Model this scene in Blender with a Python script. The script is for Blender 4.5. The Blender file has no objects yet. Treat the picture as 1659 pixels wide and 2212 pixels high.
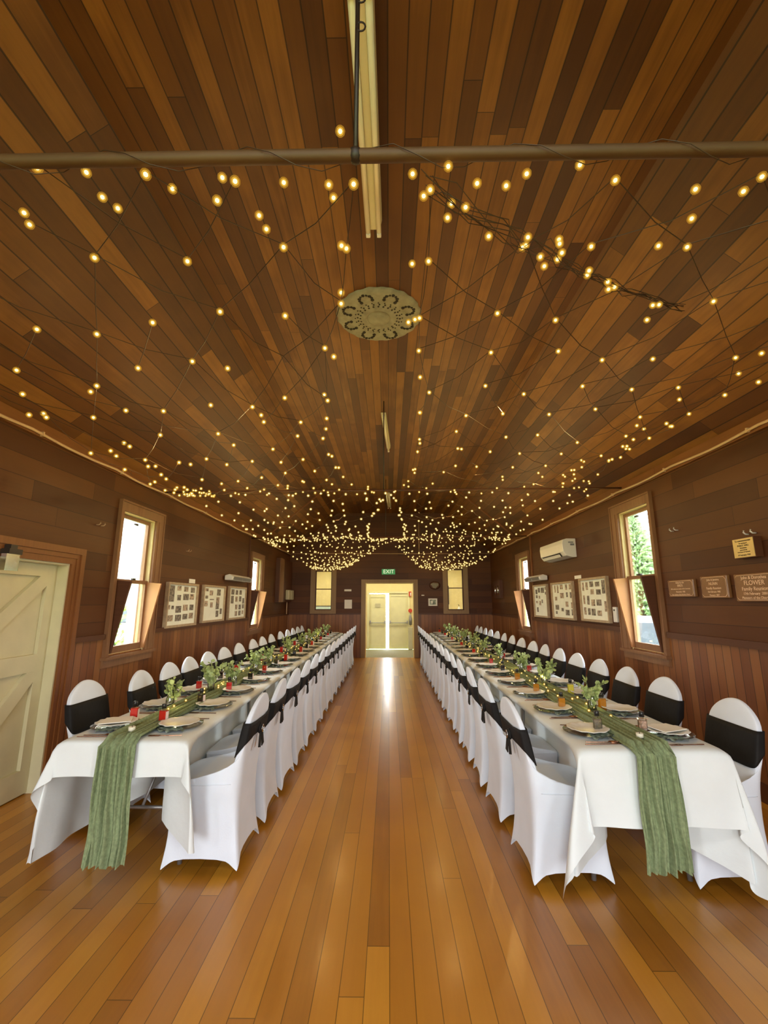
import bpy, bmesh, math, random
from math import pi, sin, cos, sqrt
from mathutils import Vector, Matrix, noise
random.seed(7)
C = bpy.context.scene.collection
R = math.radians

# ------------------------------------------------------------------ helpers
class MB:
    """collects geometry, then links it as one mesh object"""
    def __init__(s): s.v = []; s.f = []; s.mi = []; s.sm = []
    def add(s, vs, fs, mi=0, smooth=False):
        b = len(s.v); s.v += [tuple(v) for v in vs]
        for f in fs: s.f.append([b + i for i in f]); s.mi.append(mi); s.sm.append(smooth)
    def box(s, x0, x1, y0, y1, z0, z1, mi=0, j=True):
        if j:
            e = [random.uniform(0, .0005) for _ in range(6)]; x0 += e[0]; x1 -= e[1]; y0 += e[2]; y1 -= e[3]; z0 += e[4]; z1 -= e[5]
        vs = [(x, y, z) for z in (z0, z1) for y in (y0, y1) for x in (x0, x1)]
        s.add(vs, [(0, 2, 3, 1), (4, 5, 7, 6), (0, 1, 5, 4), (2, 6, 7, 3), (0, 4, 6, 2), (1, 3, 7, 5)], mi)
    def hexa(s, q0, q1, mi=0):
        """prism between two matching polygons"""
        n = len(q0); vs = list(q0) + list(q1)
        fs = [tuple(reversed(range(n))), tuple(range(n, 2 * n))] + [(i, (i + 1) % n, n + (i + 1) % n, n + i) for i in range(n)]
        s.add(vs, fs, mi)
    def tube(s, pts, r, n=8, mi=0, cap=True, smooth=True):
        pts = [Vector(p) for p in pts]; rings = []; k = len(pts)
        rr = r if isinstance(r, (list, tuple)) else [r] * k
        up = Vector((0, 0, 1))
        for i, p in enumerate(pts):
            t = (pts[min(i + 1, k - 1)] - pts[max(i - 1, 0)])
            if t.length < 1e-9: t = Vector((0, 0, 1))
            t.normalize()
            a = t.cross(up)
            if a.length < .05: a = t.cross(Vector((1, 0, 0)))
            a.normalize(); b = t.cross(a)
            rings.append([p + (a * cos(2 * pi * j / n) + b * sin(2 * pi * j / n)) * rr[i] for j in range(n)])
        vs = [q for g in rings for q in g]; fs = []
        for i in range(k - 1):
            for j in range(n):
                fs.append((i * n + j, i * n + (j + 1) % n, (i + 1) * n + (j + 1) % n, (i + 1) * n + j))
        s.add(vs, fs, mi, smooth)
        if cap:
            s.add(rings[0], [tuple(range(n))], mi); s.add(rings[-1], [tuple(reversed(range(n)))], mi)
    def lathe(s, prof, c=(0, 0, 0), n=24, mi=0, smooth=True, wob=None):
        vs = []; fs = []; k = len(prof)
        for i, (r, z) in enumerate(prof):
            for j in range(n):
                a = 2 * pi * j / n; w = wob(a, r, z) if wob else (1, 0)
                vs.append((c[0] + r * w[0] * cos(a), c[1] + r * w[0] * sin(a), c[2] + z + w[1]))
        for i in range(k - 1):
            for j in range(n):
                fs.append((i * n + j, i * n + (j + 1) % n, (i + 1) * n + (j + 1) % n, (i + 1) * n + j))
        s.add(vs, fs, mi, smooth)
    def ball(s, c, r, n=8, m=6, mi=0, sq=(1, 1, 1)):
        vs = []; fs = []
        for i in range(m + 1):
            t = pi * i / m
            for j in range(n):
                a = 2 * pi * j / n
                vs.append((c[0] + r * sq[0] * sin(t) * cos(a), c[1] + r * sq[1] * sin(t) * sin(a), c[2] - r * sq[2] * cos(t)))
        for i in range(m):
            for j in range(n):
                fs.append((i * n + j, i * n + (j + 1) % n, (i + 1) * n + (j + 1) % n, (i + 1) * n + j))
        s.add(vs, fs, mi, True)
    def grid(s, P, nu, nv, mi=0, smooth=True):
        vs = [P(i, j) for i in range(nu) for j in range(nv)]
        fs = [(i * nv + j, (i + 1) * nv + j, (i + 1) * nv + j + 1, i * nv + j + 1) for i in range(nu - 1) for j in range(nv - 1)]
        s.add(vs, fs, mi, smooth)
    def mesh(s, name, mats):
        me = bpy.data.meshes.new(name); me.from_pydata(s.v, [], s.f)
        for m in (mats if isinstance(mats, (list, tuple)) else [mats]): me.materials.append(m)
        me.polygons.foreach_set('material_index', s.mi); me.polygons.foreach_set('use_smooth', s.sm)
        bm = bmesh.new(); bm.from_mesh(me); bmesh.ops.remove_doubles(bm, verts=bm.verts, dist=1e-5)
        bmesh.ops.recalc_face_normals(bm, faces=bm.faces); bm.to_mesh(me); bm.free(); me.update()
        return me
    def build(s, name, mats, parent=None):
        o = bpy.data.objects.new(name, s.mesh(name, mats)); C.objects.link(o)
        if parent is not None: o.parent = parent
        return o

def bevel(o, w, n=2):
    m = o.modifiers.new('b', 'BEVEL'); m.width = w; m.segments = n; m.limit_method = 'ANGLE'; m.angle_limit = R(40); return o
def tag(o, label=None, cat=None, group=None, kind=None):
    if label: o['label'] = label
    if cat: o['category'] = cat
    if group: o['group'] = group
    if kind: o['kind'] = kind
    return o
def empty(name, loc=(0, 0, 0), rz=0):
    o = bpy.data.objects.new(name, None); C.objects.link(o); o.location = loc; o.rotation_euler = (0, 0, rz); o.empty_display_size = .1; return o
def children(o): return [c for c in bpy.data.objects if c.parent == o]
def tree_of(o): return [(c, tree_of(c)) for c in children(o)]
def dup_tree(o, tr):
    c = o.copy(); C.objects.link(c)
    for ch, sub in tr:
        d = dup_tree(ch, sub); d.parent = c
    return c
ORD = 'first second third fourth fifth sixth seventh eighth ninth tenth eleventh twelfth thirteenth fourteenth fifteenth sixteenth seventeenth eighteenth nineteenth twentieth'.split()

# ------------------------------------------------------------------ materials
def newmat(name):
    m = bpy.data.materials.new(name); m.use_nodes = True; nt = m.node_tree; nt.nodes.clear()
    out = nt.nodes.new('ShaderNodeOutputMaterial'); return m, nt, out
def lk(nt, a, b): nt.links.new(a, b)
def val(nt, op, a, b=None, c=None):
    n = nt.nodes.new('ShaderNodeMath'); n.operation = op
    for i, x in enumerate((a, b, c)):
        if x is None: continue
        if isinstance(x, (int, float)): n.inputs[i].default_value = x
        else: lk(nt, x, n.inputs[i])
    return n.outputs[0]
def ramp(nt, fac, cols):
    r = nt.nodes.new('ShaderNodeValToRGB'); el = r.color_ramp.elements
    while len(el) < len(cols): el.new(.5)
    for e, (p, c) in zip(el, cols): e.position = p; e.color = (*c, 1)
    lk(nt, fac, r.inputs[0]); return r.outputs[0]
def simple(name, col, rough=.6, metal=0, var=.08, scale=6, bump=0, bscale=60, sheen=0, spec=.5, emit=None, es=0):
    m, nt, out = newmat(name); b = nt.nodes.new('ShaderNodeBsdfPrincipled'); lk(nt, b.outputs[0], out.inputs[0])
    tc = nt.nodes.new('ShaderNodeTexCoord'); nz = nt.nodes.new('ShaderNodeTexNoise'); nz.inputs['Scale'].default_value = scale; nz.inputs['Detail'].default_value = 4
    lk(nt, tc.outputs['Object'], nz.inputs['Vector'])
    lo = tuple(max(0, c * (1 - var)) for c in col); hi = tuple(min(1, c * (1 + var)) for c in col)
    lk(nt, ramp(nt, nz.outputs['Fac'], [(.3, lo), (.7, hi)]), b.inputs['Base Color'])
    b.inputs['Roughness'].default_value = rough; b.inputs['Metallic'].default_value = metal; b.inputs['Specular IOR Level'].default_value = spec
    if sheen: b.inputs['Sheen Weight'].default_value = sheen
    if bump:
        n2 = nt.nodes.new('ShaderNodeTexNoise'); n2.inputs['Scale'].default_value = bscale; n2.inputs['Detail'].default_value = 3
        lk(nt, tc.outputs['Object'], n2.inputs['Vector'])
        bp = nt.nodes.new('ShaderNodeBump'); bp.inputs['Strength'].default_value = bump; bp.inputs['Distance'].default_value = .01
        lk(nt, n2.outputs['Fac'], bp.inputs['Height']); lk(nt, bp.outputs[0], b.inputs['Normal'])
    if emit: b.inputs['Emission Color'].default_value = (*emit, 1); b.inputs['Emission Strength'].default_value = es
    return m
def planks(name, across, along, width, seg, cols, rough=.5, gap=.05, gapdark=.25, coat=0, grain=.35, spec=.4, gbump=.3):
    m, nt, out = newmat(name); b = nt.nodes.new('ShaderNodeBsdfPrincipled'); lk(nt, b.outputs[0], out.inputs[0])
    tc = nt.nodes.new('ShaderNodeTexCoord'); sp = nt.nodes.new('ShaderNodeSeparateXYZ'); lk(nt, tc.outputs['Object'], sp.inputs[0])
    A = sp.outputs['xyz'.index(across)]; L = sp.outputs['xyz'.index(along)]
    a = val(nt, 'DIVIDE', A, width); idx = val(nt, 'FLOOR', a); fr = val(nt, 'FRACT', a)
    w1 = nt.nodes.new('ShaderNodeTexWhiteNoise'); w1.noise_dimensions = '1D'; lk(nt, val(nt, 'ADD', idx, .37), w1.inputs['W'])
    l2 = val(nt, 'ADD', val(nt, 'DIVIDE', L, seg), val(nt, 'MULTIPLY', w1.outputs['Value'], 9.0)); sg = val(nt, 'FLOOR', l2); lf = val(nt, 'FRACT', l2)
    cb = nt.nodes.new('ShaderNodeCombineXYZ'); lk(nt, idx, cb.inputs[0]); lk(nt, sg, cb.inputs[1])
    w2 = nt.nodes.new('ShaderNodeTexWhiteNoise'); w2.noise_dimensions = '2D'; lk(nt, cb.outputs[0], w2.inputs['Vector'])
    gv = nt.nodes.new('ShaderNodeCombineXYZ')
    lk(nt, val(nt, 'MULTIPLY', A, 38.0), gv.inputs[0]); lk(nt, val(nt, 'ADD', val(nt, 'MULTIPLY', L, 1.6), val(nt, 'MULTIPLY', w2.outputs['Value'], 50.0)), gv.inputs[1])
    nz = nt.nodes.new('ShaderNodeTexNoise'); nz.inputs['Scale'].default_value = 1.0; nz.inputs['Detail'].default_value = 5; nz.inputs['Roughness'].default_value = .6
    lk(nt, gv.outputs[0], nz.inputs['Vector'])
    bl = nt.nodes.new('ShaderNodeTexNoise'); bl.inputs['Scale'].default_value = 2.3; bl.inputs['Detail'].default_value = 3; lk(nt, tc.outputs['Object'], bl.inputs['Vector'])
    tone = val(nt, 'ADD', val(nt, 'MULTIPLY', w2.outputs['Value'], 1 - grain), val(nt, 'MULTIPLY', nz.outputs['Fac'], grain))
    tone = val(nt, 'ADD', tone, val(nt, 'MULTIPLY', val(nt, 'SUBTRACT', bl.outputs['Fac'], .5), .35))
    n = len(cols); col = ramp(nt, tone, [(.12 + .76 * i / (n - 1), c) for i, c in enumerate(cols)])
    e1 = val(nt, 'LESS_THAN', val(nt, 'MINIMUM', fr, val(nt, 'SUBTRACT', 1.0, fr)), gap / 2)
    e2 = val(nt, 'LESS_THAN', lf, .004 / seg)
    e = val(nt, 'MAXIMUM', e1, e2)
    mx = nt.nodes.new('ShaderNodeMixRGB'); mx.blend_type = 'MULTIPLY'; lk(nt, e, mx.inputs[0]); lk(nt, col, mx.inputs[1]); mx.inputs[2].default_value = (gapdark, gapdark, gapdark, 1)
    lk(nt, mx.outputs[0], b.inputs['Base Color'])
    lk(nt, val(nt, 'ADD', rough - .06, val(nt, 'MULTIPLY', nz.outputs['Fac'], .12)), b.inputs['Roughness'])
    b.inputs['Specular IOR Level'].default_value = spec
    if coat: b.inputs['Coat Weight'].default_value = coat; b.inputs['Coat Roughness'].default_value = .16
    h = val(nt, 'ADD', val(nt, 'MULTIPLY', val(nt, 'SUBTRACT', 1.0, e), 1.0), val(nt, 'MULTIPLY', nz.outputs['Fac'], .15))
    h = val(nt, 'ADD', h, val(nt, 'MULTIPLY', w2.outputs['Value'], .25))
    bp = nt.nodes.new('ShaderNodeBump'); bp.inputs['Strength'].default_value = gbump; bp.inputs['Distance'].default_value = .003
    lk(nt, h, bp.inputs['Height']); lk(nt, bp.outputs[0], b.inputs['Normal'])
    return m
def glassy(name, tint=(1, 1, 1), gl=.08, rough=.02):
    m, nt, out = newmat(name); t = nt.nodes.new('ShaderNodeBsdfTransparent'); t.inputs[0].default_value = (*tint, 1)
    g = nt.nodes.new('ShaderNodeBsdfGlossy'); g.inputs['Roughness'].default_value = rough
    lw = nt.nodes.new('ShaderNodeFresnel'); lw.inputs['IOR'].default_value = 1.45
    mx = nt.nodes.new('ShaderNodeMixShader'); lk(nt, val(nt, 'ADD', val(nt, 'MULTIPLY', lw.outputs[0], .8), gl * .5), mx.inputs[0]); lk(nt, t.outputs[0], mx.inputs[1]); lk(nt, g.outputs[0], mx.inputs[2]); lk(nt, mx.outputs[0], out.inputs[0])
    return m
def emis(name, col, s):
    m, nt, out = newmat(name); e = nt.nodes.new('ShaderNodeEmission'); e.inputs[0].default_value = (*col, 1); e.inputs[1].default_value = s; lk(nt, e.outputs[0], out.inputs[0])
    try: m.cycles.emission_sampling = 'NONE'
    except Exception: pass
    return m

def glow_shell(name, col, s, f):
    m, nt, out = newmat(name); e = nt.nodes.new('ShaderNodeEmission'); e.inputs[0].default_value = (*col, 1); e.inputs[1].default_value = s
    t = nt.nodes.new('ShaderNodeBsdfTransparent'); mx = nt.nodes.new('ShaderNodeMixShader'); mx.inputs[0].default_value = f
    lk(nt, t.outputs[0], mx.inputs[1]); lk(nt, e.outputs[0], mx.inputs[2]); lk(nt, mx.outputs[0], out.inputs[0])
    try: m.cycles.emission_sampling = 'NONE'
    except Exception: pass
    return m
CEILC = [(.062, .020, .003), (.098, .034, .0045), (.138, .051, .0065), (.235, .098, .015), (.12, .043, .006)]
WALLC = [(.062, .018, .004), (.080, .025, .0055), (.094, .031, .007), (.125, .043, .009)]
DADOC = [(.13, .042, .011), (.19, .066, .017), (.23, .086, .023), (.29, .12, .034)]
FLOORC = [(.31, .118, .010), (.43, .175, .014), (.50, .215, .018), (.60, .28, .028)]
M = dict(
    ceil=planks('ceiling_boards', 'x', 'y', .094, 2.6, CEILC, rough=.5, gap=.07, gapdark=.28, spec=.35, grain=.25),
    floor=planks('floor_boards', 'x', 'y', .1, 5.5, FLOORC, rough=.34, gap=.035, gapdark=.35, coat=.14, spec=.5, grain=.3, gbump=.15),
    wallY=planks('wall_boards_side', 'z', 'y', .165, 3.2, WALLC, rough=.5, gap=.03, gapdark=.35, spec=.3),
    wallX=planks('wall_boards_end', 'z', 'x', .165, 3.2, WALLC, rough=.5, gap=.03, gapdark=.35, spec=.3),
    dadoY=planks('dado_boards_side', 'y', 'z', .1, 90, DADOC, rough=.42, gap=.07, gapdark=.3, spec=.45),
    dadoX=planks('dado_boards_end', 'x', 'z', .1, 90, DADOC, rough=.42, gap=.07, gapdark=.3, spec=.45),
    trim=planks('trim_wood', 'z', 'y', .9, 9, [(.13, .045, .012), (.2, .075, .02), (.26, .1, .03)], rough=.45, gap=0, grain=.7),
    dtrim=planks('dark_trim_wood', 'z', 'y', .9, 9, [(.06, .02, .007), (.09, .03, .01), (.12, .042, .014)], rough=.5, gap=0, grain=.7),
    case=planks('window_casing_wood', 'y', 'z', .5, 9, [(.17, .075, .03), (.24, .115, .05), (.31, .16, .075)], rough=.5, gap=0, grain=.8),
    ocase=planks('door_casing_wood', 'y', 'z', .5, 9, [(.15, .052, .012), (.20, .072, .018), (.26, .10, .026)], rough=.4, gap=0, grain=.8),
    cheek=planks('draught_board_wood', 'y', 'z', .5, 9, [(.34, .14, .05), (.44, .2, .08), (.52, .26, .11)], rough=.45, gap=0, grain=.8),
    greyw=planks('weathered_window_wood', 'x', 'z', .5, 9, [(.22, .14, .07), (.3, .2, .11), (.37, .26, .15)], rough=.6, gap=0, grain=.8),
    jamb=simple('yellow_painted_jamb', (.75, .62, .3), .5),
    cream=simple('cream_paint', (.60, .56, .36), .45, var=.05),
    creamd=simple('dull_cream_paint', (.50, .46, .28), .5, var=.05),  # duller cream for the notice, stand and fuse covers
    foyer=simple('foyer_paint', (.78, .64, .29), .6, var=.04),
    fdoor=simple('foyer_door_paint', (.72, .68, .38), .45, var=.04),
    white=simple('white_spandex', (.73, .81, .92), .75, var=.03, sheen=.2, bump=.08, bscale=140),
    cloth=simple('white_tablecloth', (.75, .83, .86), .8, var=.03, sheen=.1, bump=.15, bscale=25),
    black=simple('black_sash', (.009, .0085, .0085), .7, var=.3, spec=.25, bump=.2, bscale=40),
    green=simple('green_gauze', (.21, .27, .14), .9, var=.22, scale=60, bump=.35, bscale=160),
    napkin=simple('sage_napkin', (.27, .33, .25), .9, var=.3, scale=30, bump=.5, bscale=80),
    plate=simple('pale_plate', (.74, .74, .68), .42, var=.05),
    paper=simple('white_paper', (.85, .84, .76), .8, var=.02),
    copper=simple('copper_cutlery', (.42, .22, .14), .25, metal=1, var=.1),
    chrome=simple('chrome', (.75, .75, .75), .18, metal=1, var=.05),
    pipe=simple('brown_pipe', (.085, .04, .012), .6, var=.2, scale=3),
    dark=simple('dark_iron', (.02, .012, .008), .5),
    cable=simple('beige_cable', (.62, .42, .25), .6),
    plaster=simple('rose_plaster', (.27, .255, .185), .8, var=.2, scale=14, bump=.4, bscale=30),
    rose_shade=simple('rose_shadow_recess', (.03, .024, .014), .9),
    fluo=simple('cream_light_housing', (.72, .66, .44), .4, var=.03),
    tubem=simple('frosted_tube', (.82, .78, .6), .25, var=.02),
    acm=simple('white_plastic', (.78, .77, .72), .35, var=.02),
    acd=simple('dark_plastic', (.03, .03, .03), .5),
    grey=simple('grey_metal', (.3, .3, .3), .35, metal=.6),
    frame=simple('pale_frame_wood', (.42, .31, .19), .5, var=.15, scale=20),
    mat=simple('collage_board', (.84, .86, .72), .7, var=.05, scale=8),
    pic=simple('old_photograph', (.20, .17, .13), .6, var=.95, scale=28),
    pic2=simple('sepia_photograph', (.38, .29, .2), .6, var=.8, scale=30),
    plaq=simple('plaque_wood', (.22, .105, .038), .35, var=.12),
    plet=simple('plaque_lettering', (.85, .60, .40), .5),
    brass=simple('brass_plate', (.66, .50, .20), .4, metal=.3, var=.08),
    ink=simple('dark_ink', (.06, .04, .02), .6),
    exitg=simple('exit_green', (.03, .22, .07), .4, emit=(.03, .25, .07), es=.6),
    exitw=simple('exit_white', (.7, .8, .6), .4, emit=(.7, .8, .55), es=.9),
    bulb=emis('fairy_bulb_glow', (1, .78, .34), 5.0),
    bulbfar=emis('fairy_bulb_glow_far', (1, .84, .48), 4.0),
    halo=glow_shell('amber_glow_inner', (1, .56, .06), 1.0, .42), halo2=glow_shell('amber_glow_outer', (1, .50, .04), .8, .22),  # see-through shells added round each bulb to imitate its glow
    halofar=glow_shell('amber_glow_inner_far', (1, .66, .16), 1.0, .42), halofar2=glow_shell('amber_glow_outer_far', (1, .6, .1), .8, .22),
    wire=simple('fairy_wire', (.05, .026, .01), .5),
    cwire=simple('copper_wire', (.35, .2, .06), .4, metal=.8),
    glass=glassy('clear_glass', (.96, .97, .95), .12),
    pane=glassy('window_pane', (.98, .99, .98), .02),
    charger=glassy('glass_charger', (.985, .99, .985), .12, .05),
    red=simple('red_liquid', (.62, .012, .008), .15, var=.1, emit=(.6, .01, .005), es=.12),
    darkliq=simple('dark_liquid', (.02, .008, .006), .12),
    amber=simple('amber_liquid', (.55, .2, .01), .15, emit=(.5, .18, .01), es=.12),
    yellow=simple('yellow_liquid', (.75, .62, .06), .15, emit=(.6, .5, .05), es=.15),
    pepper=simple('peppercorns', (.10, .075, .03), .6, var=.9, scale=90),
    bran=simple('brown_flakes', (.36, .2, .12), .6, var=.7, scale=90),
    cap=simple('black_cap', (.012, .012, .012), .35),
    labelm=simple('pale_bottle_label', (.80, .66, .60), .5),
    leaf=simple('eucalyptus_leaf', (.36, .44, .16), .55, var=.5, scale=25),
    stem=simple('stem', (.14, .15, .06), .6),
    candle=simple('candle_wax', (.8, .76, .6), .5),
    lawn=simple('lawn', (.42, .55, .18), .9, var=.3, scale=3),
    tree=simple('conifer_green', (.46, .60, .36), .8, var=.3, scale=2),
    shrub=simple('shrub_green', (.42, .62, .20), .8, var=.3, scale=6),
    post=simple('grey_timber', (.4, .4, .36), .8),
    wpost=simple('white_painted_post', (.85, .85, .82), .5),
    carp=simple('car_paint', (.78, .79, .8), .25, var=.02), carw=simple('car_glass', (.05, .07, .08), .1), tyre=simple('tyre', (.03, .03, .03), .8),
    trunk=simple('bark', (.12, .08, .05), .9),
    matfl=simple('foyer_carpet', (.22, .21, .13), .95, var=.2, scale=40, bump=.4, bscale=200),
    redm=simple('red_plastic', (.55, .06, .02), .4),
    grout=simple('outside_gravel', (.5, .5, .46), .9),
)

# ------------------------------------------------------------------ dimensions (metres; camera at x=0, y=0)
XL, XR, YF, YB = -2.84, 2.90, 12.9, -4.0
ZD, ZC, ZT = 1.18, 2.92, 4.05             # dado, wall top, flat ceiling
CXL, CXR = -1.50, 1.57                    # creases of the ceiling
WT = .075

def struct(o, label, cat): return tag(o, label, cat, kind='structure')

# floor
m = MB(); m.box(XL - .3, XR + .3, YB - WT, YF + .02, -.1, 0)
struct(m.build('floor', M['floor']), 'polished honey-coloured narrow board floor running the length of the hall', 'floor')
# ceiling
m = MB()
for a, b in (((XL, ZC), (CXL, ZT)), ((CXL, ZT), (CXR, ZT)), ((CXR, ZT), (XR, ZC))):
    m.hexa([(a[0], YB, a[1]), (b[0], YB, b[1]), (b[0], YB, b[1] + .08), (a[0], YB, a[1] + .08)],
           [(a[0], YF + .1, a[1]), (b[0], YF + .1, b[1]), (b[0], YF + .1, b[1] + .08), (a[0], YF + .1, a[1] + .08)])
struct(m.build('ceiling', M['ceil']), 'coved ceiling of varnished brown timber boards', 'ceiling')

def wall(name, axis, pos, out, u0, u1, ztop, holes, mats, label, gable=None):
    """wall panel in the plane axis=pos with rectangular holes (u0,u1,z0,z1); lower part is dado boarding"""
    us = sorted({u0, u1, *[h[0] for h in holes], *[h[1] for h in holes]})
    zs = sorted({0, ZD, ztop, *[h[2] for h in holes], *[h[3] for h in holes]})
    mb = MB()
    for a, b in zip(us, us[1:]):
        for c, d in zip(zs, zs[1:]):
            mu, mz = (a + b) / 2, (c + d) / 2
            if any(h[0] < mu < h[1] and h[2] < mz < h[3] for h in holes): continue
            mi = 1 if mz < ZD else 0
            p0, p1 = sorted((pos, pos + out))
            if axis == 'x': mb.box(p0, p1, a, b, c, d, mi, False)
            else: mb.box(a, b, p0, p1, c, d, mi, False)
    if gable:
        mb.hexa([(x, pos, z) for x, z in gable], [(x, pos + out, z) for x, z in gable], 0)
    return struct(mb.build(name, mats), label, 'wall')

# window openings (y0,y1,z0,z1) inside the casings
WL = [(4.665, 5.345, .99, 2.47), (9.30, 9.98, .97, 2.42)]
WR = [(4.92, 5.58, .98, 2.60), (9.36, 10.04, .93, 2.44)]
DL = (3.02, 3.98, 0, 1.845)                                  # cream door on the left
WB = [(-1.9, -.6, 0, 2.0), (1.0, 1.8, .9, 2.0)]              # openings behind the camera
DF = (-.66, .70, 0, 2.03)
WF = [(-2.09, -1.62, 1.28, 2.38), (1.66, 2.11, 1.28, 2.42)]
wall('wall_left', 'x', XL, -WT, YB, YF, ZC + .06, WL + [DL, (-2.7, -1.7, .9, 2.3)], [M['wallY'], M['dadoY']], 'dark board wall with cream door and photo collages')
wall('wall_right', 'x', XR, WT, YB, YF, ZC + .06, WR + [(-2.7, -1.7, .9, 2.3)], [M['wallY'], M['dadoY']], 'dark board wall with air conditioner and plaques')
G = [(XL, ZC), (XR, ZC), (CXR, ZT), (CXL, ZT)]
wall('wall_far', 'y', YF, WT, XL, XR, ZC, WF + [DF], [M['wallX'], M['dadoX']], 'end wall of dark boards around the open doorway', G)
wall('wall_back', 'y', YB, -WT, XL, XR, ZC, WB, [M['wallX'], M['dadoX']], 'board wall behind the viewer', G)

# dado rails, cornice, battens
def trim(n, name_label, *boxes, mat='dtrim'):
    mb = MB()
    for b in boxes: mb.box(*b)
    return struct(mb.build(f'trim_{n}', M[mat]), name_label, 'trim')
def spans(lo, hi, cuts):
    s = [lo]
    for a, b in sorted(cuts): s += [a, b]
    s.append(hi); return [(s[i], s[i + 1]) for i in range(0, len(s), 2) if s[i + 1] - s[i] > .02]
cutL = [(a - .09, b + .2) for a, b, *_ in WL] + [(2.88, 4.13)]
cutR = [(a - .09, b + .2) for a, b, *_ in WR]
trim(1, 'dark dado rail along the wall with the cream door', *[(XL, XL + .03, a, b, ZD - .03, ZD + .02) for a, b in spans(YB, YF, cutL)])
trim(2, 'dark dado rail along the wall below the plaques', *[(XR - .03, XR, a, b, ZD - .03, ZD + .03) for a, b in spans(YB, YF, cutR)])
trim(3, 'dark dado rail across the end wall', *[(a, b, YF - .025, YF, ZD - .02, ZD + .02) for a, b in spans(XL, XR, [(-.8, .84)])])
trim(4, 'brown cornice board above the cream door wall', (XL, XL + .035, YB, YF, ZC - .1, ZC + .02), mat='trim')
trim(5, 'brown cornice board above the plaque wall', (XR - .035, XR, YB, YF, ZC - .1, ZC + .02), mat='trim')
mb = MB(); yb = 10.05
def slopebox(x0, z0, x1, z1, y, w=.06, t=.03):
    mb.hexa([(x0, y, z0), (x1, y, z1), (x1, y, z1 - t), (x0, y, z0 - t)], [(x0, y + w, z0), (x1, y + w, z1), (x1, y + w, z1 - t), (x0, y + w, z0 - t)])
slopebox(XL, ZC, CXL, ZT, yb); slopebox(CXL, ZT, CXR, ZT, yb); slopebox(CXR, ZT, XR, ZC, yb)
struct(mb.build('trim_6', M['trim']), 'timber batten crossing the ceiling near the end wall', 'trim')
trim(7, 'vertical cover strip beside the far window on plaque wall', (XR - .025, XR, 9.12, 9.17, ZD, ZC - .1), mat='trim')
trim(8, 'vertical cover strip beside the far window on cream door wall', (XL, XL + .025, 9.08, 9.12, ZD, ZC - .1), mat='dtrim')
struct(trim(9, 'dark skirting board along the plaque wall', (XR - .02, XR, YB, YF, 0, .14)), None, None)
trim(10, 'dark skirting board along the cream door wall', *[(XL, XL + .02, a, b, 0, .14) for a, b in spans(YB, YF, [(2.88, 4.13)])])

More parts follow.
